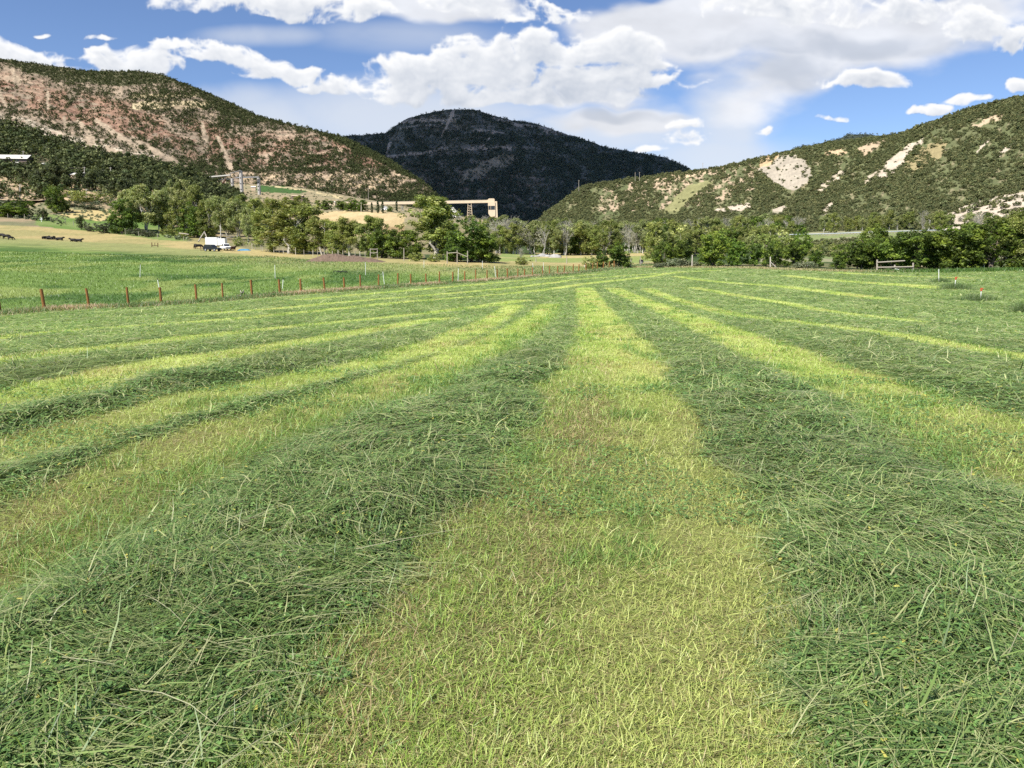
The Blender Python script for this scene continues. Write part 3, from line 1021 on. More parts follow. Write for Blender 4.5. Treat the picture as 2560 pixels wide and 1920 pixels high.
def col_left(px, row, t, P_):
    sh = px.shape
    x, r, tt = px.ravel(), row.ravel(), t.ravel()
    C = np.tile(np.array([.30, .24, .175]), (len(x), 1))
    q_ = r - .25 * np.minimum(x, 620) + (fbm(x / 60, r / 20, 4, 401) - .5) * 34
    C = lerp(C, (.33, .195, .135), .8 * sstep(q_, 165, 195) * (1 - sstep(q_, 255, 280)) * sstep(fbm(x / 30, r / 14, 4, 402), .36, .56))
    C = lerp(C, (.24, .135, .10), .7 * sstep(fbm(x / 22, r / 5, 4, 403), .56, .66) * sstep(q_, 165, 190) * (1 - sstep(q_, 250, 270)))
    crm = sstep(q_, 278, 296) * (1 - sstep(q_, 322, 345)) * (1 - sstep(x, 330, 480))
    C = lerp(C, (.66, .57, .44), .9 * crm * sstep(fbm(x / 18, r / 6, 4, 404), .36, .5))
    cliff = sstep(r, 424, 438) * (1 - sstep(r, 478, 492)) * sstep(x, 520, 600)
    C = lerp(C, (.58, .44, .28), .9 * cliff * sstep(fbm(x / 16, r / 8, 4, 405), .36, .52))
    yb = (np.abs(r - 262 + .02 * (x - 450)) < 7 + 5 * fbm(x / 20, r / 8, 3, 406)) | (np.abs(r - 238 + .03 * (x - 450)) < 4.5)
    yb = yb & (x > 330) & (x < 590)
    C[yb] = np.array([.58, .48, .30]) * rng.uniform(.8, 1.1, (yb.sum(), 1))
    dark_c = sstep(fbm(x / 7, r / 3.2, 3, 407), .58, .66) * .55
    C = lerp(C, (.13, .10, .075), dark_c * np.maximum(crm, cliff))
    dens = 0.6 + 1.6 * sstep(fbm(x / 34, r / 20, 5, 408), .40, .60)
    led = sstep(fbm(x / 90, q_ / 4.2, 4, 412), .54, .62) * sstep(fbm(x / 40, r / 30, 3, 413), .38, .52)
    dens *= 1 - .8 * led
    C = lerp(C, (.46, .35, .25), .6 * led)
    C = lerp(C, (.16, .115, .085), .7 * sstep(fbm(x / 60, q_ / 1.9, 3, 414), .60, .68) * np.maximum(led, .35))
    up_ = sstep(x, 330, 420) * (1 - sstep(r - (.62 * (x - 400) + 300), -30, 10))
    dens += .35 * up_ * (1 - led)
    dens *= 1 - .75 * crm
    dens *= 1 - .72 * cliff
    dens *= 1 - .45 * sstep(q_, 170, 195) * (1 - sstep(q_, 250, 275))
    scree = np.zeros(len(x), bool)
    for p0, p1, w0, w1, sd in (((120, 232), (118, 275), 4, 4, 1), ((160, 292), (162, 318), 3, 5, 2), ((195, 300), (225, 352), 5, 14, 3), ((240, 300), (340, 372), 5, 9, 4),
                               ((330, 345), (470, 430), 6, 10, 5), ((420, 395), (490, 440), 4, 7, 6), ((0, 235), (20, 275), 5, 4, 7), ((270, 372), (300, 398), 8, 16, 8),
                               ((505, 310), (512, 345), 4, 10, 9), ((545, 345), (575, 420), 5, 9, 10), ((30, 175), (45, 205), 4, 10, 11), ((560, 460), (480, 470), 8, 8, 12)):
        scree |= streak(x, r, p0, p1, w0, w1, 420 + sd)
    C[scree] = np.array([.42, .335, .24])
    dens[scree] *= .06
    top = (r < np.interp(x, [-600, 0, 60, 150, 300, 420, 470, 560, 760, 1100], [150, 150, 176, 200, 214, 206, 214, 292, 316, 480]) + 8 * (fbm(x / 20, r / 10, 3, 409) - .5))  # wooded plateau; its cloud shade is painted in as darker colour and denser trees
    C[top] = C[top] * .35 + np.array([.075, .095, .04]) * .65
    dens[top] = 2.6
    dens += .5 * sstep(tt, .93, .99)
    dens[tt > .995] = 0
    C *= (.62 + .4 * fbm(x / 3, r / 3, 3, 410))[:, None] * (1 - .3 * sstep(fbm(x / 45, q_ / 2.6, 3, 411), .52, .64))[:, None]
    return C.reshape(sh + (3,)), dens.reshape(sh)


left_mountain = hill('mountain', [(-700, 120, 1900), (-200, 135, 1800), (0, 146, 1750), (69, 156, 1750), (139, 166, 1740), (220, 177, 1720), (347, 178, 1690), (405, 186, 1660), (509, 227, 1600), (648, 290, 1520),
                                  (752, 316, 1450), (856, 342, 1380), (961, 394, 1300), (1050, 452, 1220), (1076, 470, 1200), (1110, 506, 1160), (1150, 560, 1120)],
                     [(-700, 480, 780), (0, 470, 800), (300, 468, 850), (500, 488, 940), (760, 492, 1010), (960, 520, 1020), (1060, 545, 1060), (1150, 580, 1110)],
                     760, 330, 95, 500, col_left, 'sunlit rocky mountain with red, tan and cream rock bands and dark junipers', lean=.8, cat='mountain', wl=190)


def col_mid(px, row, t, P_):
    sh = px.shape
    x, r, tt = px.ravel(), row.ravel(), t.ravel()
    C = np.tile(np.array([.15, .16, .135]), (len(x), 1))
    nz = fbm(x / 30, r / 14, 4, 431)
    C = lerp(C, (.25, .2, .165), .8 * sstep(r - .05 * (x - 1100), 400, 450) * sstep(fbm(x / 24, r / 8, 4, 432), .45, .62))
    dens = .6 + 1.6 * sstep(fbm(x / 20, r / 14, 4, 433), .38, .56)
    led = sstep(fbm(x / 80, (r - .10 * np.abs(x - 1200)) / 4.5, 4, 434), .57, .64)
    C = lerp(C, (.32, .27, .22), .5 * led)
    dens *= 1 - .35 * led
    for r0, sl, w_, xa, xb in ((303, -.03, 3.5, 1000, 1140), (315, -.05, 2.5, 1000, 1110), (384, -.12, 5, 960, 1120), (330, .10, 3, 1180, 1260), (322, .20, 4, 1230, 1480), (370, .03, 3, 1150, 1280)):
        b = (np.abs(r - (r0 + sl * (x - (xa + xb) / 2)) - (nz - .5) * 16) < w_) & (x > xa) & (x < xb)
        C[b] = (.48, .40, .32)
        dens[b] *= .3
    for p0, p1, w0, w1, sd in (((1133, 280), (1104, 340), 5, 1, 1), ((975, 360), (965, 385), 5, 2, 2), ((1235, 330), (1205, 370), 3, 1, 3)):
        m = streak(x, r, p0, p1, w0, w1, 440 + sd)
        C[m] = (.52, .43, .34)
        dens[m] *= .1
    m = softin(x, r, [(1195, 410), (1230, 392), (1290, 385), (1285, 408), (1240, 420), (1190, 450), (1145, 462), (1160, 430)], 8, 450)
    C[m] = (.36, .31, .23)
    dens[m] *= .35
    dens[tt > .995] = 0
    return C.reshape(sh + (3,)), dens.reshape(sh)


mid_mountain = hill('mountain', [(700, 352, 3600), (857, 341, 3500), (961, 333, 3450), (1018, 296, 3400), (1088, 279, 3400), (1128, 273, 3400), (1192, 274, 3380), (1227, 287, 3360), (1273, 299, 3330), (1342, 310, 3300),
                                 (1435, 341, 3250), (1516, 368, 3200), (1609, 384, 3150), (1666, 394, 3100), (1724, 423, 3050), (1800, 470, 3000)],
                    [(700, 545, 2300), (1000, 550, 2150), (1300, 566, 2050), (1800, 560, 2050)],
                    560, 220, 260, 520, col_mid, 'dark wooded mountain in cloud shadow at the head of the valley', lean=.3, cat='mountain', wl=260)
mesa = hill('hill', [(1980, 372, 4700), (2048, 361, 4700), (2083, 350, 4700), (2118, 338, 4700), (2164, 335, 4700), (2205, 341, 4700), (2300, 358, 4700)],
            [(1980, 430, 4200), (2300, 430, 4200)], 120, 40, 60, 540, lambda px, row, t, P_: (np.full(px.shape + (3,), .05) * np.array([1, 1.2, .9]), np.where(t > .99, 0, 1.0)),
            'small dark far hilltop showing behind the brushy ridge', jag=3)


def col_right(px, row, t, P_):
    sh = px.shape
    x, r, tt = px.ravel(), row.ravel(), t.ravel()
    C = np.tile(np.array([.135, .145, .07]), (len(x), 1))
    C = lerp(C, (.115, .13, .06), sstep(fbm(x / 40, r / 30, 4, 461), .40, .58))
    C = lerp(C, (.30, .25, .155), .6 * sstep(fbm(x / 11 + r / 15, r / 15, 4, 462), .58, .68))
    dens = .3 + 1.5 * sstep(fbm(x / 34, r / 26, 5, 463), .40, .60)
    spk = softin(x, r, [(1500, 470), (1600, 455), (1700, 440), (1880, 380), (1910, 400), (1890, 470), (1760, 520), (1500, 530)], 14, 464)
    C[spk] = lerp(C[spk], (.40, .31, .21), sstep(fbm(x[spk] / 9, r[spk] / 9, 3, 465), .44, .56))
    dens[spk] *= .62
    bare = np.zeros(len(x), bool)

    def patch(poly, rgb, sd, wob=6, k=.06):
        m = softin(x, r, poly, wob, sd)
        C[m] = np.array(rgb) * (.8 + .4 * fbm(x[m] / 3, r[m] / 9, 3, sd))[:, None]
        dens[m] *= k

    patch([(1905, 400), (1950, 385), (1990, 388), (2022, 412), (2030, 450), (1985, 476), (1930, 460), (1895, 425)], (.37, .325, .255), 470)
    patch([(1898, 398), (1925, 382), (1950, 388), (1925, 412), (1900, 420)], (.50, .36, .21), 471, 5)
    patch([(2143, 372), (2175, 356), (2228, 344), (2205, 362), (2160, 392), (2146, 388)], (.44, .34, .225), 472, 4)
    patch([(2060, 380), (2100, 372), (2120, 384), (2060, 396)], (.46, .34, .21), 473, 5, .35)
    patch([(2188, 446), (2215, 405), (2262, 368), (2308, 345), (2312, 352), (2280, 378), (2252, 415), (2218, 446)], (.47, .40, .31), 474, 4)
    patch([(2255, 420), (2300, 372), (2350, 352), (2370, 360), (2345, 400), (2285, 430)], (.30, .25, .13), 475, 8, .3)
    patch([(2028, 478), (2105, 424), (2112, 430), (2078, 470), (2040, 490)], (.46, .39, .29), 476, 5, .2)
    patch([(2150, 455), (2200, 420), (2200, 436), (2160, 462)], (.46, .39, .29), 477, 5, .2)
    patch([(2320, 550), (2400, 520), (2450, 500), (2560, 476), (2800, 440), (2800, 600), (2320, 600)], (.47, .40, .31), 478, 6, .25)
    patch([(2428, 315), (2455, 305), (2470, 290), (2520, 278), (2500, 298), (2440, 318)], (.42, .33, .22), 479, 5, .3)
    patch([(1650, 536), (1690, 490), (1725, 462), (1775, 452), (1785, 458), (1745, 478), (1705, 520), (1690, 536)], (.23, .225, .105), 480, 3, .04)
    patch([(1620, 446), (1700, 432), (1780, 424), (1760, 436), (1660, 452)], (.46, .36, .23), 481, 3, .2)
    for p0, p1, w0, w1, sd in (((2530, 360), (2500, 385), 5, 5, 1), ((2470, 350), (2445, 378), 3, 2, 2), ((2085, 500), (2060, 530), 6, 9, 3), ((1960, 520), (1940, 530), 6, 9, 4), ((1790, 530), (1870, 515), 6, 8, 5)):
        m = streak(x, r, p0, p1, w0, w1, 490 + sd)
        C[m] = (.47, .40, .31)
        dens[m] *= .15
    low = (r > 528) & (x < 2330)
    C[low] = C[low] * .6 + np.array([.10, .12, .05]) * .4
    dens += 1.6 * sstep(tt, .9, .97)
    dens[tt > .995] = 0
    return C.reshape(sh + (3,)), dens.reshape(sh)


right_hill = hill('hill', [(1330, 575, 900), (1365, 533, 930), (1412, 499, 960), (1447, 470, 980), (1493, 458, 1000), (1620, 441, 1010), (1713, 429, 1010), (1782, 420, 1000), (1875, 400, 960), (1967, 377, 920),
                           (2083, 354, 880), (2199, 342, 840), (2257, 331, 820), (2315, 308, 800), (2384, 284, 780), (2453, 261, 760), (2560, 238, 740), (2900, 160, 700), (3400, 90, 650)],
                  [(1330, 592, 850), (1500, 590, 760), (1800, 588, 620), (2100, 584, 480), (2300, 582, 430), (2560, 590, 380), (3400, 600, 330)],
                  760, 260, 95, 560, col_right, 'brushy green hillside with bare tan and grey scars', lean=-.9, wl=120)


def col_near(px, row, t, P_):
    sh = px.shape
    x, r = px.ravel(), row.ravel()
    C = np.tile(np.array([.16, .135, .08]), (len(x), 1))
    low = softin(x, r, [(-600, 455), (60, 440), (130, 440), (200, 452), (330, 462), (460, 480), (460, 540), (-600, 540)], 10, 571)
    C[low] = (.42, .32, .205)
    dens = np.where(low, .3, 1.6)
    dens[softin(x, r, [(-20, 388), (90, 388), (94, 411), (-20, 411)], 4, 574)] *= .12
    dens[softin(x, r, [(90, 408), (126, 408), (126, 428), (90, 428)], 3, 575)] *= .15
    dens[softin(x, r, [(178, 432), (225, 436), (222, 458), (190, 452)], 3, 573)] *= .1
    dens[(t.ravel() > .985)] = 0
    return C.reshape(sh + (3,)), dens.reshape(sh)


near_hill = hill('hill', [(-700, 230, 640), (0, 308, 610), (69, 325, 600), (174, 360, 590), (289, 394, 590), (382, 406, 600), (451, 423, 620), (498, 441, 640), (560, 470, 660), (600, 492, 670)],
                 [(-700, 500, 400), (0, 500, 405), (150, 502, 425), (330, 505, 450), (460, 512, 500), (600, 520, 560)],
                 300, 110, 16, 580, col_near, 'dark green wooded slope of junipers above the pasture', lean=.5, wl=60)


# ------------------------------------------------------------------ foliage meshes
def unit(v):
    return v / np.maximum(np.linalg.norm(v, axis=-1, keepdims=True), 1e-9)


def leaf_quads(Pc, Nn, L, Wd):
    n = len(Pc)
    a = unit(np.cross(Nn, rng.normal(size=(n, 3))))
    b = np.cross(unit(Nn), a)
    V = np.stack([Pc - a * L[:, None], Pc + b * Wd[:, None], Pc + a * L[:, None], Pc - b * Wd[:, None]], 1)
    return V.reshape(-1, 3), np.arange(4 * n).reshape(-1, 4)


def crown_mesh(name, env, nclump, per, rc, ls, pal, shell=.55, jit=.8, droop=0.0, flat=.75, edge=.12):
    """leaf clumps spread through a few egg-shaped volumes. env: (cx,cy,cz,rx,ry,rz,weight)"""
    env = np.array(env, float)
    k = rng.choice(len(env), nclump, p=env[:, 6] / env[:, 6].sum())
    d = unit(rng.normal(size=(nclump, 3)))
    rr = rng.uniform(shell, 1.0 + edge, nclump) ** .7
    cc = env[k, :3] + d * rr[:, None] * env[k, 3:6]
    cr = rc * rng.uniform(.55, 1.35, nclump)
    m = np.repeat(np.arange(nclump), per)
    dd = unit(rng.normal(size=(len(m), 3)))
    off = dd * (rng.uniform(.25, 1, len(m)) ** .6)[:, None] * cr[m][:, None] * np.array([1, 1, flat])
    off[:, 2] -= droop * np.abs(off[:, 0] + off[:, 1])
    Pc = cc[m] + off
    Nn = unit(.75 * dd + .4 * d[m] + np.array([0, 0, .35]) + jit * rng.normal(size=(len(m), 3)))
    L = ls * rng.uniform(.6, 1.35, len(m))
    V, Fq_ = leaf_quads(Pc, Nn, L, L * rng.uniform(.45, .8, len(m)))
    cl = pick(pal, nclump) * rng.uniform(.72, 1.3, (nclump, 1))
    Cc = np.repeat(cl[m] * rng.uniform(.75, 1.25, (len(m), 1)), 4, 0)
    return npmesh(name, V, Fq_, M['leaf'], Cc), cc


def tubes_np(segs, n=5):
    """segs: list of (p0, p1, r0, r1) -> vertices and quads"""
    V, Fq_, base = [], [], 0
    for p0, p1, r0, r1 in segs:
        p0, p1 = np.array(p0, float), np.array(p1, float)
        d = unit(p1 - p0)
        a = unit(np.cross(d, (0.31, .95, .1)))
        b = np.cross(d, a)
        an = np.arange(n) * 2 * math.pi / n
        ring = np.cos(an)[:, None] * a + np.sin(an)[:, None] * b
        V += [p0 + ring * r0, p1 + ring * r1]
        for i in range(n):
            j = (i + 1) % n
            Fq_.append((base + i, base + j, base + n + j, base + n + i))
        base += 2 * n
    return np.concatenate(V), np.array(Fq_)


def trunk_mesh(name, h, r, targets, rgb, stems=1, fork=.35, spread=.12, thin=.45, twig=None):
    segs = []
    for s_ in range(stems):
        a = rng.uniform(0, 6.28)
        x, y = (0, 0) if stems == 1 else (math.cos(a) * r * 2.2, math.sin(a) * r * 2.2)
        p = np.array([x, y, -.35])
        k = 7
        lean = rng.normal(0, spread, 2) * (1 if stems == 1 else 1.6)
        pts = [p]
        for i in range(k):
            t = (i + 1) / k
            pts.append(np.array([x + lean[0] * h * t + rng.normal(0, .018) * h, y + lean[1] * h * t + rng.normal(0, .018) * h, h * t]))
        for i in range(k):
            segs.append((pts[i], pts[i + 1], r * (1 - .8 * i / k), r * (1 - .8 * (i + 1) / k)))
        for tg in targets[s_::stems]:
            t0 = np.clip(tg[2] / h * rng.uniform(.45, .8), fork * .6, .92)
            i = min(int(t0 * k), k - 1)
            p0 = pts[i] + (pts[i + 1] - pts[i]) * (t0 * k - i)
            mid = p0 * .5 + np.array(tg) * .5 + rng.normal(0, .04 * h, 3) + np.array([0, 0, .05 * h])
            rr = r * thin * (1 - t0 * .7)
            segs += [(p0, mid, rr, rr * .6), (mid, tg, rr * .6, rr * .2)]
            if twig:
                for _ in range(twig):
                    s0 = mid + (np.array(tg) - mid) * rng.uniform(0, 1)
                    e = s0 + unit(np.array(tg) - mid + rng.normal(0, .5, 3)) * h * rng.uniform(.06, .16)
                    segs.append((s0, e, rr * .28, rr * .1))
    V, Fq_ = tubes_np(segs)
    return npmesh(name, V, Fq_, M['bark'], np.tile(np.array(rgb), (len(V), 1)) * rng.uniform(.85, 1.1, (len(V), 1)), smooth=True)


DEEP = [(0.0756, 0.1238, 0.0203), (0.1078, 0.165, 0.0243), (0.1403, 0.2063, 0.0297), (0.0647, 0.099, 0.0189), (0.1834, 0.2475, 0.0338)]
LIME = [(0.1755, 0.25, 0.036), (0.216, 0.2875, 0.042), (0.135, 0.2063, 0.0312), (0.108, 0.175, 0.0288)]
COTT = [(0.1964, 0.234, 0.0594), (0.2542, 0.2808, 0.0817), (0.1502, 0.1872, 0.0475), (0.3466, 0.3557, 0.1263), (0.208, 0.2434, 0.052)]
PALE = [(0.2512, 0.2926, 0.1103), (0.3182, 0.3388, 0.1426), (0.201, 0.2464, 0.0778), (0.1674, 0.2079, 0.0648), (0.3685, 0.385, 0.1815)]
JUNI = [(0.07, 0.0907, 0.0352), (0.0963, 0.1155, 0.0416), (0.0613, 0.0742, 0.032), (0.1225, 0.1403, 0.0544)]
SAGE = [(0.21, 0.2362, 0.143), (0.266, 0.27, 0.1755), (0.168, 0.2025, 0.1105), (0.14, 0.162, 0.091)]
GREY = [(0.3105, 0.299, 0.2229), (0.4036, 0.3737, 0.2875), (0.2639, 0.2691, 0.1725)]
PROTO = {}          # kind -> list of (trunk mesh, crown mesh, height)


def proto(kind, n, fn):
    PROTO[kind] = [fn(i) for i in range(n)]


def top_of(cm):
    co = np.empty(len(cm.vertices) * 3, np.float32)
    cm.vertices.foreach_get('co', co)
    return float(np.percentile(co[2::3], 99.7))


def mk_dense(pal, w=1.0, skirt=.12):
    def f(i):
        h = 8.0
        env = [(0, 0, h * .55, 2.6 * w, 2.6 * w, h * .42, 3)]
        for _ in range(6):
            a, q_ = rng.uniform(0, 6.28), rng.uniform(.8, 1.9) * w
            env.append((math.cos(a) * q_, math.sin(a) * q_, h * rng.uniform(.3, .8), rng.uniform(1.0, 1.7), rng.uniform(1.0, 1.7), rng.uniform(1.1, 1.9), 1))
        for _ in range(4):
            a, q_ = rng.uniform(0, 6.28), rng.uniform(1.2, 2.1) * w
            env.append((math.cos(a) * q_, math.sin(a) * q_, h * skirt * 1.3, 1.1, 1.1, h * skirt, .6))
        cm, cc = crown_mesh('dense_crown', env, 210, 46, .62, .165, pal, shell=.5)
        return trunk_mesh('dense_trunk', h * .6, .2, cc[:14], (.16, .13, .10), stems=2, spread=.15), cm, top_of(cm)
    return f


def mk_cotton(pal, bark=(.42, .39, .33), low=.28, wd=1.0):
    def f(i):
        h = 14.0
        mz = (1 + low) / 2
        env = [(0, 0, h * mz, 2.9 * wd, 2.9 * wd, h * (1 - low) * .46, 2.4)]
        for _ in range(11):
            a, q_ = rng.uniform(0, 6.28), rng.uniform(.6, 3.0) * wd
            env.append((math.cos(a) * q_, math.sin(a) * q_, h * rng.uniform(low + .06, .86), rng.uniform(1.0, 1.8), rng.uniform(1.0, 1.8), rng.uniform(1.0, 2.2), 1))
        for _ in range(4):
            a, q_ = rng.uniform(0, 6.28), rng.uniform(.3, 1.9) * wd
            env.append((math.cos(a) * q_, math.sin(a) * q_, h * rng.uniform(.84, .97), .9, .9, 1.2, .7))
        cm, cc = crown_mesh('cottonwood_crown', env, 400, 46, .74, .17, pal, shell=.25, jit=.9, flat=.9)
        return trunk_mesh('cottonwood_trunk', h * .86, .26, cc[:22], bark, stems=1 + i % 2, spread=.05, thin=.5), cm, top_of(cm)
    return f


def mk_grey(i):
    h = 11.0
    tg = []
    for _ in range(34):
        a, q_ = rng.uniform(0, 6.28), rng.uniform(.4, 2.9)
        tg.append((math.cos(a) * q_, math.sin(a) * q_, h * rng.uniform(.4, 1.0)))
    tm = trunk_mesh('grey_trunk', h * .85, .22, np.array(tg), (.36, .34, .30), stems=2, spread=.08, thin=.42, twig=8)
    cm, _ = crown_mesh('grey_crown', [(0, 0, h * .6, 2.4, 2.4, h * .36, 1)], 70, 26, .5, .11, GREY, shell=.2, jit=1.0)
    return tm, cm, h


def mk_juniper(i):
    h = 5.0
    env = [(0, 0, h * .42, 1.5, 1.5, h * .42, 2)] + [(math.cos(a) * .7, math.sin(a) * .7, h * rng.uniform(.25, .7), .8, .8, 1.0, 1) for a in rng.uniform(0, 6.28, 5)]
    cm, cc = crown_mesh('juniper_crown', env, 80, 34, .45, .14, JUNI, shell=.5, flat=1.1)
    return trunk_mesh('juniper_trunk', h * .6, .16, cc[:6], (.16, .12, .09), stems=1, spread=.06), cm, top_of(cm)


def mk_shrub(pal, h=2.4, w=1.7):
    def f(i):
        env = [(math.cos(a) * w * .5, math.sin(a) * w * .5, h * .45, w * .6, w * .6, h * .5, 1) for a in rng.uniform(0, 6.28, 5)]
        cm, cc = crown_mesh('shrub_crown', env, 80, 30, .34, .10, pal, shell=.4, jit=1.0)
        return trunk_mesh('shrub_trunk', h * .5, .07, cc[:8], (.2, .17, .13), stems=3, spread=.3), cm, top_of(cm)
    return f


def mk_poplar(i):
    h = 12.0
    env = [(0, 0, h * t, 1.0 * math.sin(math.pi * min(.95, t * .8 + .18)) + .2, 1.0 * math.sin(math.pi * min(.95, t * .8 + .18)) + .2, 1.4, 1) for t in np.linspace(.12, .93, 9)]
    cm, cc = crown_mesh('poplar_crown', env, 120, 34, .5, .17, [(.05, .085, .03), (.065, .10, .035)], shell=.4, flat=1.5)
    return trunk_mesh('poplar_trunk', h * .8, .2, cc[:4], (.3, .27, .22), spread=.02), cm, top_of(cm)


proto('dense', 5, mk_dense(DEEP, 1.15))
proto('lime', 3, mk_dense(LIME, 1.1))
proto('cotton', 6, mk_cotton(COTT, low=.06, wd=1.25))
proto('pale', 5, mk_cotton(PALE, (.55, .52, .46), low=.2, wd=1.2))
proto('grey', 4, mk_grey)
proto('juniper', 6, mk_juniper)
proto('sage', 4, mk_shrub(SAGE, 1.4, 1.3))
proto('shrub', 4, mk_shrub(COTT, 2.6, 1.9))
proto('darkshrub', 4, mk_shrub([(.06, .08, .035), (.08, .10, .05), (.11, .11, .075)], 2.4, 1.8))
proto('poplar', 2, mk_poplar)
NAMES = dict(dense=('broadleaf_tree', 'tree'), lime=('bright_tree', 'tree'), cotton=('cottonwood_tree', 'tree'), pale=('cottonwood_tree', 'tree'), grey=('bare_tree', 'tree'),
             juniper=('juniper_tree', 'tree'), sage=('sagebrush', 'shrub'), shrub=('leafy_shrub', 'shrub'), darkshrub=('dark_shrub', 'shrub'), poplar=('poplar_tree', 'tree'))


def tree(kind, x, y, z, h, label, group=None, wide=1.0, v=None):
    tm, cm, h0 = PROTO[kind][int(rng.integers(len(PROTO[kind]))) if v is None else v % len(PROTO[kind])]
    nm, cat = NAMES[kind]
    o = empty(nm, (x, y, z), label, cat, group, rz=rng.uniform(0, 6.28))
    k = h / h0
    o.scale = (k * wide, k * wide, k)
    link('trunk', tm, o)
    link('crown', cm, o)
    return o


def tree_px(kind, px, Y, top, label, group=None, wide=1.0, v=None):
    """a tree whose foot stands at picture column px, Y metres off, and whose top reaches picture row top"""
    x, y, z = gp(px, Y)
    h = float(at(px, top, Y)[2]) - z
    return tree(kind, x, y, z, max(h, .4), label, group, wide, v)


# ------------------------------------------------------------------ brush that covers the slopes
def templates(name, fns):
    c_ = bpy.data.collections.new(name)
    for fn in fns:
        o = bpy.data.objects.new(name, fn)
        c_.objects.link(o)
    return c_


def brush_mesh(pal, per=26, n=9, up=.6, ls=.30):
    env = [(0, 0, .30 * up, .38, .38, .42 * up, 2), (.2, .1, .3 * up, .26, .3, .35 * up, 1), (-.2, -.15, .28 * up, .3, .26, .33 * up, 1)]
    cm, _ = crown_mesh('brush', env, n, per, .20, ls * .26, pal, shell=.45, jit=.5)
    cm.materials.clear()
    cm.materials.append(M['brush'])
    return cm


def scatter(name, pts, size, coll, label, cat):
    n = len(pts)
    me = npmesh(name, pts, np.zeros((0, 4)), None)
    for nm, ty, vals in (('scl', 'FLOAT', size), ('rot', 'FLOAT', rng.uniform(0, 6.28, n)), ('idx', 'INT', rng.integers(0, 99, n))):
        at_ = me.attributes.new(nm, ty, 'POINT')
        at_.data.foreach_set('value', np.ascontiguousarray(vals, np.int32 if ty == 'INT' else np.float32))
    o = link(name, me, kind='stuff', label=label, cat=cat)
    ng = bpy.data.node_groups.new(name, 'GeometryNodeTree')
    ng.interface.new_socket('Geometry', in_out='INPUT', socket_type='NodeSocketGeometry')
    ng.interface.new_socket('Geometry', in_out='OUTPUT', socket_type='NodeSocketGeometry')
    gi, go = ng.nodes.new('NodeGroupInput'), ng.nodes.new('NodeGroupOutput')
    iop = ng.nodes.new('GeometryNodeInstanceOnPoints')
    ci_ = ng.nodes.new('GeometryNodeCollectionInfo')
    ci_.inputs['Collection'].default_value = coll
    ci_.inputs['Separate Children'].default_value = True
    ci_.inputs['Reset Children'].default_value = True

    def attr(nm, ty):
        a = ng.nodes.new('GeometryNodeInputNamedAttribute')
        a.data_type = ty
        a.inputs['Name'].default_value = nm
        return [q_ for q_ in a.outputs if q_.enabled and q_.name == 'Attribute'][0]
    cx = ng.nodes.new('ShaderNodeCombineXYZ')
    er = ng.nodes.new('FunctionNodeEulerToRotation')
    L_ = ng.links.new
    L_(gi.outputs[0], iop.inputs['Points'])
    L_(ci_.outputs[0], iop.inputs['Instance'])
    iop.inputs['Pick Instance'].default_value = True
    L_(attr('idx', 'INT'), iop.inputs['Instance Index'])
    L_(attr('rot', 'FLOAT'), cx.inputs[2])
    L_(cx.outputs[0], er.inputs[0])
    L_(er.outputs[0], iop.inputs['Rotation'])
    L_(attr('scl', 'FLOAT'), iop.inputs['Scale'])
    L_(iop.outputs[0], go.inputs[0])
    md = o.modifiers.new('scatter', 'NODES')
    md.node_group = ng
    return o


OAK = [(0.1205, 0.1356, 0.0565), (0.0964, 0.1205, 0.048), (0.1527, 0.1583, 0.0706), (0.0804, 0.0979, 0.0424), (0.1768, 0.1809, 0.0777)]
t_rim = templates('mountain_juniper_template', [brush_mesh([tuple(c_ * .72 for c_ in k_) for k_ in JUNI], 16, 7, 1.0) for _ in range(4)])
t_jun = templates('juniper_template', [brush_mesh(JUNI, 16, 7, 1.0) for _ in range(4)])
t_oak = templates('oak_brush_template', [brush_mesh(OAK, 26, 9, .75) for _ in range(5)])
t_fir = templates('forest_template', [brush_mesh([(.11, .14, .11), (.13, .16, .125), (.09, .115, .095)], 14, 6, 1.0) for _ in range(3)])
t_sag = templates('sage_template', [brush_mesh(SAGE, 22, 8, .6) for _ in range(4)])
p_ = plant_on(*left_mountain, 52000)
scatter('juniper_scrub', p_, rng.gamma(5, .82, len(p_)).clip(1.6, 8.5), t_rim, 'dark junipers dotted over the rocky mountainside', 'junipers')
p_ = plant_on(*mid_mountain, 40000)
scatter('mountain_forest', p_, rng.uniform(6, 13, len(p_)), t_fir, 'dense dark woodland covering the shaded mountain', 'woodland')
p_ = plant_on(*mesa, 1500)
scatter('mountain_forest', p_, rng.uniform(12, 24, len(p_)), t_fir, 'dark trees on the far hilltop behind the ridge', 'woodland')
p_ = plant_on(*right_hill, 40000)
scatter('oak_brush', p_, rng.gamma(5, .58, len(p_)).clip(1.2, 6), t_oak, 'green oak brush covering the right hillside', 'brush')
p_ = plant_on(*near_hill, 3600)
scatter('juniper_scrub', p_, rng.uniform(5.0, 10.0, len(p_)), t_jun, 'juniper wood covering the slope above the pasture', 'junipers')


def on_hill(sheet, px, row):
    """distance at which a slope is seen at a picture spot"""
    v = sheet[0].reshape(-1, 3)
    qx, qy = proj(v[:, 0], v[:, 1], v[:, 2])
    return float(v[np.argmin((qx - px) ** 2 + (qy - row) ** 2), 1])

def near_mark(px, marks):
    return min(marks, key=lambda m_: abs(m_[0] - px))[1]


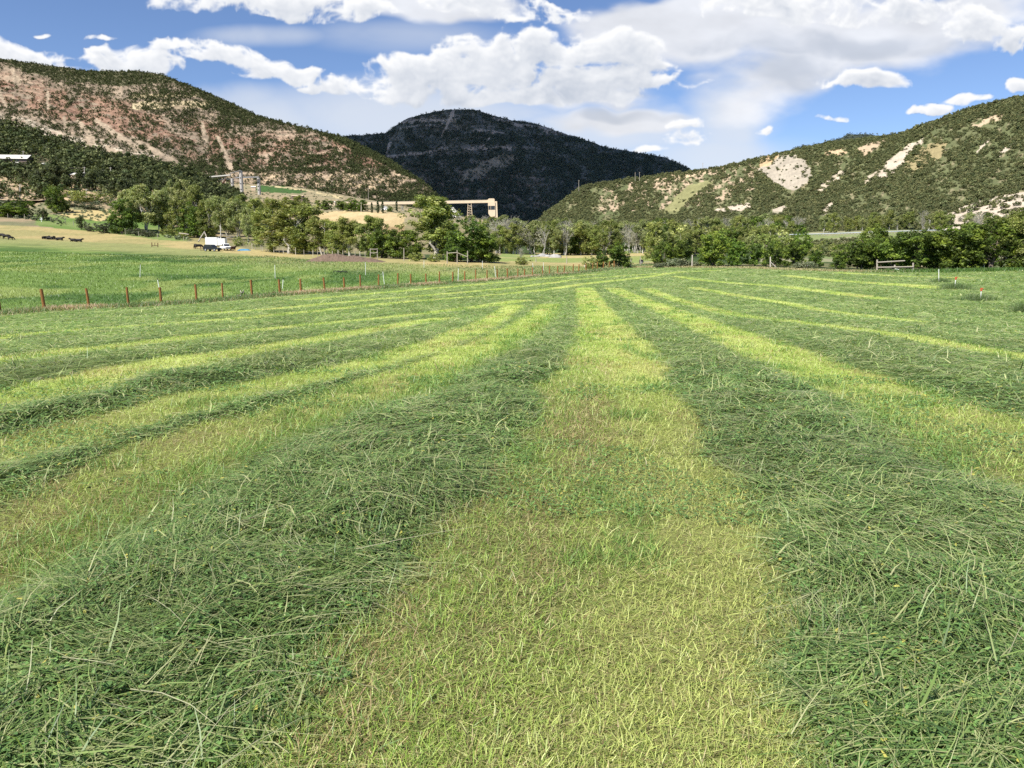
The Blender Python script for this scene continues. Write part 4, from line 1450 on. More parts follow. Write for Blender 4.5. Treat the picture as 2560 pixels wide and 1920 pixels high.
WOOD_MARKS = [(1080, 'below the tan conveyor'), (1175, 'below the lattice trestle'), (1233, 'below the loading tower'), (1275, 'left of the low meadow shrub'), (1310, 'behind the low meadow shrub'), (1350, 'behind the grey rubble slab'), (1388, 'behind the pale rock pile'),
              (1430, 'behind the open meadow'), (1478, 'behind the sapling shrub'), (1515, 'behind the small leafy tree'), (1555, 'behind the rail frame'), (1601, 'behind the lone grey meadow post'), (1655, 'behind the dark round tree'), (1695, 'behind the dark broad tree'), (1730, 'behind the tall white post'),
              (1788, 'behind the bright green tree'), (1840, 'behind the lower bright tree'), (1885, 'behind the dull green tree'), (1926, 'behind the braced white post'), (1985, 'behind the pale boulder'), (2040, 'above the gap before the road bank'), (2105, 'left of the corral post'),
              (2178, 'behind the yellow green tree'), (2238, 'above the fallen white gate'), (2300, 'above the big dark tree'), (2350, 'above the plain white stake'), (2410, 'above the red topped stakes'), (2470, 'above the spreading tree'), (2540, 'at the right picture edge')]


# ------------------------------------------------------------------ trees one can tell apart
for px, Y, top, lab, w, v in (
        (676, 205, 520, 'olive green cottonwood standing beside the bank with the blue tarp', .95, 0), (716, 200, 500, 'tallest wide cottonwood of the row behind the long post fence', 1.15, 1),
        (762, 196, 512, 'rounded cottonwood next to the tallest one behind the post fence', 1.05, 2), (806, 192, 540, 'cottonwood in the middle of the row behind the manure heap', .95, 3),
        (842, 188, 552, 'short cottonwood directly behind the left end of the manure heap', .9, 4), (880, 184, 545, 'loose cottonwood rising above the middle of the manure heap', .95, 5),
        (925, 180, 540, 'slim twin-topped cottonwood at the right end of the olive row', .8, 0), (948, 182, 546, 'narrow cottonwood touching the dark broadleaf trees', .7, 2)):
    tree_px('cotton', px, Y, top, lab, 'cottonwoods behind the post fence', w * 1.7, v)
for px, Y, top, lab, w in ((958, 165, 574, 'dark broadleaf tree behind the fence brace with two rails', 1.0), (1000, 163, 566, 'bushy dark green tree left of the tall central cottonwood', 1.0),
                           (1030, 160, 590, 'low dark tree in front of the tall central cottonwood', .9)):
    tree_px('dense', px, Y, top, lab, 'dark broadleaf trees in the middle', w * 1.3)
tree_px('cotton', 1080, 166, 492, 'tallest central cottonwood with pale trunk above the pasture fence', None, 1.9, 1)
tree_px('cotton', 1098, 168, 508, 'windblown cottonwood leaning on the right of the tallest central one', None, 1.2, 3)
tree_px('dense', 1172, 152, 550, 'glossy green broadleaf tree behind the braced fence corner', None, 1.25)
tree_px('dense', 1205, 151, 580, 'round broadleaf tree at the right end of the central clump', None, 1.3)
tree_px('dense', 1140, 150, 604, 'low bushy tree behind the sloping rail of the braced fence', None, 1.4)
tree_px('shrub', 1040, 150, 630, 'olive shrub at the foot of the tallest central cottonwood', None, 1.2)
tree_px('shrub', 1090, 148, 634, 'grey green shrub beside the braced fence corner', None, 1.2)
tree_px('shrub', 1310, 150, 641, 'low dark shrub alone on the tan meadow', None, 1.4)
tree_px('grey', 1303, 175, 618, 'small bare grey tree behind the low meadow shrub', None, 1.0)
tree_px('shrub', 1478, 140, 640, 'leafy sapling shrub left of the round tree by the rail frame', None, 1.2)
tree_px('dense', 1505, 141, 624, 'small leafy tree between the sapling shrub and the round tree', None, .8)
tree_px('dense', 1548, 140, 606, 'round dark tree behind the wooden rail frame', None, 1.25)
for px, Y, top, lab, w in ((1655, 140, 606, 'dark round tree over the silvery sagebrush', 1.15), (1695, 139, 596, 'dark broad tree beside the bright green tree', 1.2)):
    tree_px('dense', px, Y, top, lab, 'dark trees at the far field edge', w)
tree_px('lime', 1788, 132, 577, 'bright green bushy tree right of the tall white post', None, 1.15)
tree_px('lime', 1840, 130, 600, 'lower bright green tree leaning on the dark trees to its right', None, 1.0)
for px, Y, top, lab, w in ((1885, 130, 604, 'dull green tree between the bright tree and the braced white post', 1.0), (1930, 126, 602, 'dark tree directly behind the braced white post', 1.05),
                           (1985, 124, 604, 'broad dark tree above the pale boulder at the field edge', 1.15), (2040, 121, 622, 'low dark tree at the gap before the grassy road bank', 1.0)):
    tree_px('dense', px, Y, top, lab, 'dark trees at the far field edge', w)
tree_px('lime', 2003, 190, 573, 'small yellow green tree showing above the dark trees near the road bank', None, .9)
tree_px('lime', 2178, 170, 564, 'yellow green tree in front of the guardrail', None, 1.0)
for px, Y, top, lab, w in ((2105, 114, 612, 'dark tree right of the gap before the road bank', 1.0), (2150, 112, 602, 'dark tree left of the corral rails', 1.05), (2190, 113, 596, 'olive tree above the tall corral post', .9),
                           (2240, 110, 584, 'dark tree hanging over the corral rails', 1.15), (2300, 107, 576, 'big dark tree right of the corral rails', 1.2), (2355, 104, 566, 'big dark tree beyond the plain white stake', 1.2),
                           (2410, 102, 560, 'rounded dark tree between the two red topped stakes', 1.2), (2470, 100, 548, 'spreading dark tree with open shade below', 1.15), (2520, 100, 530, 'tall dark tree with pale limbs at the end of the row', 1.1),
                           (2575, 98, 520, 'tallest dark tree cut off by the picture edge', 1.1)):
    tree_px('dense' if px < 2500 else 'cotton', px, Y, top, lab, 'dark trees along the right edge of the hay field', w * 1.2)
for px, Y, top in ((2270, 118, 590), (2330, 116, 575), (2440, 112, 560), (2390, 114, 568)):
    tree_px('dense', px, Y, top, 'dark tree in the second rank ' + near_mark(px, WOOD_MARKS), 'second rank of dark trees', 1.2)

# the grove on the left
for px, Y, top, lab, k, w, v in (
        (330, 300, 474, 'pale cottonwood on the left of the white trunked clump', 'pale', 1.0, 0), (362, 296, 462, 'big pale cottonwood with white trunks above the brush line', 'pale', 1.25, 1),
        (398, 300, 478, 'pale cottonwood on the right of the white trunked clump', 'pale', 1.0, 2), (310, 290, 500, 'dark round tree casting shade on the meadow', 'dense', 1.0, 0),
        (432, 310, 452, 'slender pale tree taller than its neighbours in the grove', 'pale', .7, 3), (462, 306, 450, 'tall thin crowned tree beneath the long conveyor', 'pale', .8, 4),
        (492, 304, 462, 'cottonwood in the grove just left of the grey coal shed', 'cotton', .9, 0), (446, 292, 500, 'green cottonwood low in the grove above the brush', 'cotton', 1.1, 1),
        (486, 288, 510, 'bushy green tree behind the leaning logs', 'dense', 1.1, 1), (520, 286, 500, 'green tree behind the white trailer', 'cotton', 1.1, 2),
        (552, 276, 492, 'pale cottonwood with a thin white trunk behind the trailer', 'pale', .85, 0), (596, 272, 498, 'pale cottonwood leaning right of the trailer', 'pale', 1.1, 3),
        (620, 262, 520, 'pale cottonwood with a slanting white trunk near the blue tarp', 'pale', .7, 4), (572, 300, 500, 'green cottonwood filling the grove behind the pickup', 'cotton', 1.1, 3),
        (640, 330, 495, 'dark green tree below the grey silo', 'cotton', 1.2, 4), (660, 340, 498, 'dark tree on the right below the grey silo', 'cotton', 1.1, 5), (610, 350, 488, 'dark tree below the tallest silo', 'cotton', 1.2, 0)):
    tree_px(k, px, Y, top, lab, None, w, v)
for px, Y, top in ((420, 325, 480), (470, 330, 470), (505, 335, 482), (540, 330, 490), (440, 340, 470), (590, 340, 494), (410, 308, 500), (530, 310, 515), (612, 300, 530)):
    tree_px('cotton' if px % 20 else 'pale', px, Y, top, ('taller ' if top < 485 else 'lower ') + 'green cottonwood deep inside the left grove ' + near_mark(px, [(415, 'left of the thin tall tree'), (440, 'behind the slender pale tree'), (470, 'below the long conveyor'), (505, 'left of the coal shed'), (540, 'below the coal shed'), (590, 'below the short silo'), (612, 'below the tallest silo')]), 'trees deep in the left grove', 1.0)
tree_px('dense', 140, 372, 464, 'lone dark broadleaf tree on the small green meadow', None, .95, 2)
tree_px('dense', 165, 380, 500, 'smaller dark tree pressed against the lone meadow tree', None, .9)
for k, px, Y, top, lab, w in (('darkshrub', 12, 335, 494, 'dark bush cut off by the picture edge above the tan slope', 1.3), ('dense', 36, 330, 503, 'broad dark bush left of the lone meadow tree', 1.9), ('dense', 66, 345, 497, 'dark bush beside a leaning utility pole', 1.2),
                              ('juniper', 108, 316, 522, 'dark juniper above a white stump', 1.1), ('darkshrub', 152, 300, 570, 'grey brown bush on the brush line', 1.2), ('juniper', 203, 292, 540, 'upright green bush on the brush line', .8),
                              ('darkshrub', 225, 290, 566, 'wide grey bush right of the upright green bush', 1.3), ('darkshrub', 263, 288, 556, 'round grey bush below the small meadow', 1.3), ('darkshrub', 340, 285, 570, 'low dark bush under the white trunked clump', 1.6),
                              ('darkshrub', 370, 280, 575, 'low dark bush right of the white trunked clump', 1.4), ('darkshrub', 185, 400, 500, 'dark mounded bush above the straw patch', 1.6), ('darkshrub', 228, 395, 505, 'wide dark bush on the slope above the straw patch', 1.8),
                              ('shrub', 190, 415, 476, 'green bush at the foot of the bare slope', 1.5), ('shrub', 250, 420, 480, 'green bush below the tan slope with the rocks', 1.4), ('shrub', 605, 235, 590, 'yellow green shrub beside the blue tarp', 1.0),
                              ('shrub', 640, 228, 594, 'yellow green shrub right of the blue tarp', 1.1), ('shrub', 420, 290, 572, 'green bush below the left grove', 1.6), ('shrub', 460, 282, 580, 'green bush above the brush pile', 1.6)):
    tree_px(k, px, Y, top, lab, None, w)
pts = []
for _ in range(70):
    px = rng.uniform(-60, 470)
    pts.append(gp(px, np.interp(px, [-60, 0, 200, 470], [335, 325, 300, 270]) + rng.uniform(0, 16)))
for _ in range(110):
    pts.append(gp(rng.uniform(230, 430), rng.uniform(380, 455)))
scatter('sage_brush_line', np.array(pts), rng.uniform(1.6, 3.4, len(pts)), templates('sage_line_template', [brush_mesh(SAGE, 22, 8, .6) for _ in range(4)]), 'grey green sagebrush along the top of the pasture and on the slope behind it', 'sagebrush')


HILL_MARKS = [(-20, 'at the left picture edge'), (20, 'below the long pale roof'), (58, 'beside the leftmost utility pole'), (110, 'below the small white shed'), (150, 'above the lone meadow tree'), (198, 'near the tan hut'), (240, 'between the tan hut and the leaning pole'),
              (279, 'below the leaning pole'), (320, 'above the pale cottonwood clump'), (362, 'behind the white trunked cottonwoods'), (410, 'behind the middle of the left grove'), (450, 'behind the end of the long conveyor')]
for _ in range(80):
    px = rng.uniform(-40, 460)
    Y = np.interp(px, [-40, 0, 150, 330, 460], [430, 432, 445, 470, 505]) + rng.uniform(-8, 34)
    k_ = (px > 20) and (px < 130) and rng.uniform() < .6
    if k_:
        continue
    x, y = (px - 1280) / FPX * Y, Y
    i = np.argmin((near_hill[0][..., 0] - x) ** 2 + (near_hill[0][..., 1] - y) ** 2)
    z = max(float(H(x, y)), float(near_hill[0].reshape(-1, 3)[i, 2]) - .5)
    h_ = rng.uniform(5, 9.5)
    lb = ('short ', 'middling ', 'tall ')[int((h_ - 5) / 1.51)] + ('lower' if y < np.interp(px, [-40, 0, 150, 330, 460], [438, 440, 453, 478, 513]) else 'upper') + ' dark juniper ' + near_mark(px, HILL_MARKS)
    tree('juniper', x, y, z, h_, lb, 'junipers at the foot of the slope', rng.uniform(.9, 1.3))

# riverside wood behind the meadow
def wood(n, px0, px1, y0f, dy, kinds, hh, lab, grp, p=None):
    for _ in range(n):
        px = rng.uniform(px0, px1)
        u_ = rng.uniform(0, 1) ** 1.15
        Y = np.interp(px, [1060, 1250, 1450, 1620, 1900, 2400, 2700], y0f) + dy * u_
        x, y, z = gp(px, Y)
        k = kinds[int(rng.choice(len(kinds), p=p))]
        h_ = rng.uniform(*hh)
        sz = ('short ', 'middling ', 'tall ')[min(2, int(3 * (h_ - hh[0]) / (hh[1] - hh[0])))]
        rk = ('in the front rank', 'in the middle ranks', 'in the back ranks')[min(2, int(u_ * 3))] if dy > 60 else 'at the meadow edge'
        lb = sz + lab[k].split(' in ')[0].split(' behind ')[0].split(' on ')[0] + ' ' + rk + ' ' + near_mark(px, WOOD_MARKS)
        tree(k, x, y, z, h_, lb, grp + (' bare' if k == 'grey' else ''), rng.uniform(.95, 1.35))


LW = dict(cotton='green cottonwood in the riverside wood behind the meadow', pale='pale cottonwood in the riverside wood behind the meadow', grey='bare grey tree in the riverside wood behind the meadow',
          dense='bushy dark tree in the riverside wood behind the meadow', shrub='leafy shrub in the riverside wood')
wood(44, 1225, 1640, [230, 258, 262, 300, 300, 300, 300], 22, ['cotton', 'pale', 'grey', 'dense'], (8.5, 12.5), LW, 'trees at the meadow edge', [.26, .30, .36, .08])
wood(120, 1210, 1960, [270, 290, 300, 330, 350, 360, 360], 300, ['cotton', 'pale', 'grey', 'dense'], (8, 13), LW, 'trees of the riverside wood', [.33, .30, .28, .09])
wood(70, 1900, 2620, [360, 360, 360, 360, 380, 372, 372], 70, ['cotton', 'pale', 'grey', 'dense'], (6, 10), dict((k, v.replace('riverside wood behind the meadow', 'belt above the guardrail road')) for k, v in LW.items()), 'trees above the road', [.35, .25, .28, .12])
wood(46, 1630, 1975, [180, 180, 180, 180, 178, 180, 180], 150, ['cotton', 'pale', 'grey', 'shrub'], (5, 9), dict(cotton='green cottonwood behind the dark trees of the far field edge', pale='pale cottonwood behind the dark trees of the far field edge', grey='bare grey tree behind the dark trees of the far field edge', shrub='leafy shrub behind the dark trees of the far field edge'), 'trees behind the field edge', [.45, .25, .1, .2])
wood(40, 1060, 1320, [560, 560, 600, 600, 600, 600, 600], 160, ['cotton', 'pale', 'grey'], (3, 5.5), dict((k, v.replace('riverside wood behind the meadow', 'wood below the loading tower')) for k, v in LW.items()), 'trees below the loading tower', [.5, .3, .2])
wood(26, 1840, 2110, [180, 180, 180, 180, 200, 180, 180], 90, ['shrub', 'pale', 'cotton'], (1.5, 3.2), dict(shrub='leafy shrub on the grassy bank below the guardrail', pale='pale young tree on the bank below the guardrail', cotton='green young tree on the bank below the guardrail'), 'growth on the road bank', [.6, .2, .2])
pts = []
for _ in range(900):
    x, y, z = gp(rng.uniform(1880, 2500), rng.uniform(205, 322))
    pts.append((x, y, z))
scatter('bank_brush', np.array(pts), rng.uniform(1.2, 3.0, len(pts)), t_oak, 'green brush on the bank below the guardrail road', 'brush')
pts = [gp(rng.uniform(-80, 470), rng.uniform(330, 470)) for _ in range(700)]
scatter('sage_scrub', np.array(pts), rng.uniform(.9, 2.2, len(pts)), t_sag, 'low sage scattered over the left valley side', 'sagebrush')
pts = [gp(rng.uniform(560, 1250), rng.uniform(560, 1000)) for _ in range(900)]
scatter('bench_scrub', np.array(pts), rng.uniform(1.0, 3.2, len(pts)), t_sag, 'scattered scrub on the dry bench below the mountain', 'scrub')
# bench trees, windbreak
for px, top in ((930, 506), (945, 502), (957, 503)):
    tree_px('poplar', px, 560, top, 'columnar poplar in the windbreak below the long conveyor', 'windbreak poplars', 1.35)
tree_px('poplar', 992, 590, 500, 'single columnar poplar standing in front of the long conveyor', None, 1.2)
for px, Y, top, lab in ((715, 640, 492, 'round tree on the bench right of the flat brown house'), (745, 640, 488, 'round tree in the middle of the bench cluster'), (765, 630, 494, 'round tree at the right of the bench cluster'), (735, 600, 510, 'low bush in front of the bench cluster'), (795, 620, 500, 'small round tree beside the pale shed'),
                        (818, 600, 498, 'tree left of the pole on the bench'), (852, 590, 502, 'bushy tree at the edge of the straw field'), (880, 575, 496, 'large bushy tree left of the poplar windbreak'), (905, 570, 500, 'bushy tree touching the poplar windbreak'),
                        (975, 580, 516, 'low bushy tree beside the white farmhouse'), (1025, 640, 520, 'small tree below the conveyor trestle')):
    tree_px('cotton' if Y > 600 else 'dense', px, Y, top, lab, None, 1.5)
# silvery sagebrush by the dark tree
for px, top, lab in ((1650, 655, 'small silvery sagebrush left of the largest one'), (1690, 646, 'largest silvery sagebrush under the dark round tree'), (1712, 650, 'silvery sagebrush left of the tall white post'), (1738, 653, 'small silvery sagebrush right of the tall white post')):
    tree_px('sage', px, 134, top, lab, None, 1.3)
tree_px('sage', 2010, 114, 652, 'grey sagebrush beside the pale boulder', None, 1.5)

# tall uncut grass around the stakes
def grass_clump(px, Y, w, h, n, lab):
    x0, y0, z0 = gp(px, Y)
    x, y = x0 + rng.normal(0, w * .45, n), y0 + rng.normal(0, w * .3, n)
    fall = np.exp(-((x - x0) / w) ** 2)
    cr = pick([(.10, .17, .05), (.14, .2, .07), (.18, .21, .09), (.07, .13, .04)], n)
    me = blades('grass_clump', x - x0, y - y0, HH(x, y) - z0 - .03, rng.uniform(0, 6.28, n), h * rng.uniform(.6, 1.1, n) * (.45 + .55 * fall), np.full(n, .012 * Y / 50) * rng.uniform(.6, 1.3, n), rng.uniform(.8, .98, n), rng.uniform(0, .15, n), cr * .85, cr * 1.15)
    link('grass_clump', me, label=lab, cat='tall grass', loc=(x0, y0, z0), group='uncut grass clumps around the stakes')


grass_clump(2350, 66, 1.0, .5, 700, 'uncut grass clump around the plain white stake')
grass_clump(2385, 57, 1.5, .6, 1100, 'uncut grass clump around the farther red topped stake')
grass_clump(2445, 50, 1.5, .55, 1300, 'uncut grass clump around the nearer red topped stake')
grass_clump(2562, 40, .9, .75, 1000, 'tall uncut grass clump cut off by the picture edge')

# ------------------------------------------------------------------ fences and posts
fence = empty('post_fence', tuple(gp(640, 70)), 'line of round brown wooden posts between the mown hay and the pasture', 'fence')
f0 = Vector(fence.location)
pxs = [-130, 0, 117, 227, 327, 408, 498, 570, 638, 704, 759, 815, 863, 909, 953, 993, 1030, 1067, 1101, 1133, 1161, 1190, 1216, 1243, 1267, 1290, 1312, 1333, 1353, 1372, 1392, 1410, 1428, 1445, 1462, 1478, 1492, 1506, 1519, 1533, 1546, 1557]
wire = MB()
prev = None
for i, px in enumerate(pxs):
    x, y = ray_fence(px)
    x += .1 * rng.normal()
    z = float(H(x, y))
    hgt = 1.32 + rng.normal(0, .06)
    lx, ly = rng.normal(0, .035, 2)
    lx -= .05 if i < 9 else 0
    b = MB()
    r_ = .085 + rng.uniform(-.012, .015)
    b.tube([(x, y, z - .3), (x + lx * .6, y + ly * .6, z + hgt * .6), (x + lx, y + ly, z + hgt), (x + lx, y + ly, z + hgt + .02)], [r_ * 1.03, r_, r_ * .97, r_ * .8], 10)
    b.v = [tuple(Vector(p) - f0) for p in b.v]
    b.build('post', M['post'], fence)
    if prev is not None:
        for k in (.45, .9):
            wire.tube([Vector((prev[0], prev[1], prev[2] + k)) - f0, Vector((x, y, z + k)) - f0], .003, 3, False)
    prev = (x, y, z)
wire.build('wire', M['steel'], fence)

f2 = empty('post_fence', gp(760, 165), 'line of thin weathered posts in front of the olive cottonwoods', 'fence')
o2 = Vector(f2.location)
wire, prev = MB(), None
for zx in (40, 70, 120, 135, 200, 243, 293, 332, 370, 445, 525, 608, 652, 740, 790, 843, 890, 942, 1000, 1047, 1095):
    px = 620 + zx / 3.735
    Y = np.interp(px, [620, 700, 780, 860, 920], [214, 200, 178, 160, 152])
    x, y, z = gp(px, Y)
    h_ = rng.uniform(1.35, 1.75)
    q_ = Vector((x, y, z)) - o2
    MB().tube([q_ - Vector((0, 0, .2)), q_ + Vector((rng.normal(0, .04), 0, h_))], [.075, .06], 7).build('post', M['palewood'] if rng.uniform() < .6 else M['oldwood'], f2)
    if prev is not None:
        for k in (.5, 1.1):
            wire.tube([prev + Vector((0, 0, k)), q_ + Vector((0, 0, k))], .004, 3, False)
    prev = q_
wire.build('wire', M['steel'], f2)
f3 = empty('post_fence', gp(200, 300), 'thin dark posts of the old fence along the brush line above the pasture', 'fence')
o3 = Vector(f3.location)
for px, Y in ((20, 322), (62, 318), (128, 312), (164, 308), (184, 304), (232, 296), (294, 290), (314, 286), (347, 282), (394, 276), (460, 268)):
    q_ = Vector(gp(px, Y)) - o3
    MB().tube([q_ - Vector((0, 0, .2)), q_ + Vector((rng.normal(0, .08), 0, rng.uniform(1.5, 2.3)))], .09, 6).build('post', M['oldwood'], f3)


def P2(px, py, Y):
    return Vector(at(px, py, Y))


def frame(name, label, Y, posts, rails, mat, cat='fence', pr=.085, rr=.065):
    """posts: (px, top row); rails: ((px,row),(px,row))"""
    b0 = Vector(gp(posts[0][0], Y))
    o = empty(name, b0, label, cat)
    for px, top in posts:
        x, y, z = gp(px, Y)
        MB().tube([Vector((x, y, z - .3)) - b0, P2(px, top, Y) - b0], [pr * 1.05, pr], 8).build('post', mat, o)
    for a, b in rails:
        MB().tube([P2(a[0], a[1], Y - .12) - b0, P2(b[0], b[1], Y - .12) - b0], rr, 8).build('rail', mat, o)
    return o


frame('fence_brace', 'weathered three post corner brace with one sloping rail', 143, [(1118, 628), (1143, 626), (1169, 627)], [((1118, 633), (1143, 631.5)), ((1143, 632), (1169, 642))], M['oldwood'])
frame('fence_brace', 'two post brace with two rails at the end of the manure heap', 152, [(926, 621), (943.5, 621)], [((926, 623), (943.5, 623)), ((926, 632.5), (943.5, 632))], M['oldwood'])
frame('rail_frame', 'tall wooden frame of two posts and two rails before the round tree', 142, [(1540, 637), (1570, 640)], [((1540, 642.5), (1570, 643)), ((1540, 654), (1570, 655))], M['palewood'], pr=.1, rr=.08)
frame('corral_rails', 'corral section of three posts and two rails under the dark trees', 104, [(2193, 649), (2237, 662), (2283, 657)], [((2193, 656), (2262, 652)), ((2193, 668.5), (2283, 667))], M['oldwood'], pr=.11, rr=.085)
frame('braced_post', 'white post with a broken slanting brace at the field edge', 120, [(1926, 642)], [((1926, 655), (1943, 671))], M['palewood'])
for px, Y, top, mt, lab in ((1010, 152, 620, 'oldwood', 'lone grey post before the dark bushes left of the tall cottonwood'), (1576, 141, 646, 'palewood', 'short pale post right of the rail frame'), (1601, 146, 641, 'oldwood', 'grey post standing alone on the tan meadow'),
                            (1730, 133, 637, 'palewood', 'tall white post beside the silvery sagebrush'), (1462, 145, 655, 'palewood', 'short pale post left of the sapling shrub'), (2459, 100, 640, 'palewood', 'pale slim post in the shade of the spreading tree'),
                            (1417, 160, 640, 'oldwood', 'thin dark post on the meadow behind the fence'), (1340, 165, 645, 'oldwood', 'thin post near the low meadow shrub')):
    x, y, z = gp(px, Y)
    t_ = P2(px, top, Y)
    MB().tube([(0, 0, -.3), (rng.normal(0, .05), 0, t_.z - z)], [.095, .08], 8).build('wooden_post', M[mt], loc=(x, y, z), label=lab, cat='post')
# white sprinkler risers in the pasture
for px, bot, topx, top, Y, lab in ((350, 694, 351, 662, 93, 'upright white riser in the pasture left of the leaning one'), (402, 742, 394, 700, 69, 'white riser leaning left beside a brown fence post'), (688, 688, 687, 662, 98, 'white riser standing between the leaning one and the black harrow'),
                                   (706, 719, 708, 699, 78, 'white riser close behind a brown fence post left of the harrow'), (914, 679, 913.5, 656, 108, 'white riser in front of the right end of the manure heap'), (961, 703, 957, 679, 88, 'white riser leaning left behind the middle fence posts'),
                                   (1060, 669, 1060, 651, 130, 'white riser below the tall central cottonwood'), (1145, 697, 1146, 671, 93, 'tall white riser right of the middle fence posts'), (1206, 669, 1206, 652, 132, 'white riser at the foot of the glossy green tree'),
                                   (1240, 686, 1236, 665, 108, 'white riser leaning left near the fence beyond the glossy tree'), (1333, 672, 1332, 657, 126, 'white riser right of the low meadow shrub'), (1358.5, 670, 1358.5, 656, 130, 'short white riser next to the one by the meadow shrub')):
    x, y, z = gp(px, Y)
    t_ = P2(topx, top, Y)
    o = empty('sprinkler_riser', (x, y, z), lab, 'sprinkler riser', 'white sprinkler risers in the pasture')
    d = t_ - Vector((x, y, z))
    MB().tube([-.15 * d, d], .032, 7).build('pipe', M['pvc'], o)
    MB().tube([d, d + Vector((0, 0, .10)), d + Vector((.05, 0, .16))], [.02, .03, .012], 6).build('sprinkler_head', M['dark'], o)
for px, bot, topx, top, Y, lab, red in ((2347, 690, 2347, 672, 66, 'plain white stake in the farthest grass clump', False), (2386, 722, 2390, 694, 57, 'red topped white stake leaning right in the farther grass clump', True), (2451, 750, 2453.5, 722, 50, 'red topped white stake in the nearer grass clump', True)):
    x, y, z = gp(px, Y)
    z = float(HH(x, y))
    o = empty('marker_stake', (x, y, z), lab, 'stake', 'marker stakes in the hay field')
    d = P2(topx, top, Y) - Vector((x, y, z))
    MB().tube([-.1 * d, d * .97], .028, 7).build('pipe', M['pvc'], o)
    if red:
        e = d.normalized()
        MB().box(d * .93, (.11, .08, .2)).box(d + Vector((.03, 0, .02)), (.19, .1, .05)).build('red_cap', M['orange'], o, bevel=.015)
    else:
        MB().tube([d * .97, d * .97 + Vector((0, 0, .1))], .02, 6).build('sprinkler_head', M['dark'], o)
# fallen white gate
g0 = Vector(gp(2238, 103))
gate = empty('wooden_gate', g0, 'small white gate fallen askew below the corral rails', 'gate')
ga = [P2(2238, 672, 103) - g0, P2(2238, 684, 103) - g0, P2(2275, 681, 102) - g0, P2(2275, 687, 102) - g0]
for t_ in (0, .45, .95):
    MB().beam(ga[0].lerp(ga[1], t_), ga[2].lerp(ga[3], t_), .03, .13).build('board', M['white'], gate)
for a, b, t_ in ((ga[0], ga[2], .02), (ga[0], ga[2], .55), (ga[0], ga[2], .97)):
    MB().beam(a.lerp(b, t_) + Vector((0, -.045, .05)), ga[1].lerp(ga[3], t_) + Vector((0, -.045, -.05)), .04, .12).build('upright', M['white'], gate)
MB().beam(ga[1].lerp(ga[3], .3) + Vector((0, -.09, 0)), ga[0].lerp(ga[2], .7) + Vector((0, -.09, 0)), .03, .1).build('diagonal_board', M['white'], gate)

# ------------------------------------------------------------------ things in the pasture
h0_ = Vector(gp(851, 112))
har = empty('harrow', h0_, 'black iron harrow frame standing in the green pasture', 'farm implement')
HY = 112


def hq(zx, zy, dy=0.0):
    return P2(820 + zx / 18.14, 660 + zy / 18.14, HY + dy) - h0_


b = MB()
b.beam(hq(250, 310), hq(480, 330), .09, .09).beam(hq(480, 330), hq(885, 352), .09, .09)
b.build('toolbar', M['dark'], har)
for zx, za, zb in ((262, 312, 420), (412, 322, 410), (480, 330, 410), (600, 336, 405), (775, 350, 440), (878, 354, 450)):
    MB().beam(hq(zx, za, .02), hq(zx, zb, .02), .07, .07).build('leg', M['dark'], har)
MB().beam(hq(420, 330), hq(465, 290), .06, .06).beam(hq(465, 290), hq(495, 335), .06, .06).build('hitch', M['dark'], har)
MB().beam(hq(600, 335), hq(690, 300), .07, .07).beam(hq(690, 300), hq(690, 350), .06, .06).build('hitch', M['dark'], har)
MB().beam(hq(490, 345, .05), hq(640, 430, .05), .05, .05).build('brace', M['dark'], har)
MB().beam(hq(640, 425, .06), hq(870, 445, .06), .06, .06).build('lower_bar', M['dark'], har)

s0 = Vector(gp(600, 66))
st = empty('driftwood_stump', s0, 'gnarled bleached stump with raised branches at the fence line', 'stump')
k = 14.0


def sq(zx, zy, dy=0.0):
    return P2(570 + zx / k, 690 + zy / k, 66 + dy) - s0


MB().tube([sq(340, 850), sq(360, 790, -.1), sq(400, 740), sq(470, 700, .1)], [.16, .17, .12, .09], 8).build('trunk', M['palewood'], st, smooth=True)
for pts_, mt in (([(470, 800), (480, 690), (510, 590), (530, 520)], 'dark'), ([(500, 590), (450, 560), (430, 490)], 'oldwood'), ([(430, 760), (330, 700), (330, 650)], 'palewood'), ([(450, 740), (520, 800), (560, 800)], 'dark'), ([(400, 740), (440, 640), (420, 600)], 'oldwood'), ([(510, 590), (540, 560), (530, 480)], 'palewood')):
    MB().tube([sq(*p_, rng.normal(0, .05)) for p_ in pts_], np.linspace(.07, .02, len(pts_)).tolist(), 6).build('branch', M[mt], st, smooth=True)
for a, b, lab in (((556, 744.5), (571, 744), 'short end of white irrigation pipe left of the stump'), ((608, 746), (640, 745), 'white irrigation pipe lying along the fence right of the stump')):
    p0, p1 = P2(*a, 65.5), P2(*b, 67)
    MB().tube([(0, 0, 0), p1 - p0], .05, 8).build('irrigation_pipe', M['pvc'], loc=p0, label=lab, cat='pipe')

# manure heap: a long low mound of clods
x0, y0, z0 = gp(866, 146)
nn = 200
bx, by = np.meshgrid(np.linspace(-1, 1, nn), np.linspace(-1, 1, 36))
prof = np.clip(1 - np.abs(bx) ** 2.5, 0, 1) * np.clip(1 - by ** 2, 0, 1)
hx = bx * 7.6
hz = prof * (.55 + .75 * fbm(hx * .8 + 3, by * 2, 3, 91) + .35 * fbm(hx * 4, by * 9, 3, 92)) * (1.1 - .35 * bx) - .08
hy_ = by * 2.2
gz_ = H(x0 + hx, y0 + hy_) - z0
i_, j_ = np.meshgrid(np.arange(35), np.arange(nn - 1), indexing='ij')
q_ = (i_ * nn + j_).ravel()
me = npmesh('manure_heap', np.stack([hx.ravel(), hy_.ravel(), (hz + gz_).ravel()], 1), np.stack([q_, q_ + 1, q_ + nn + 1, q_ + nn], 1), M['manure'])
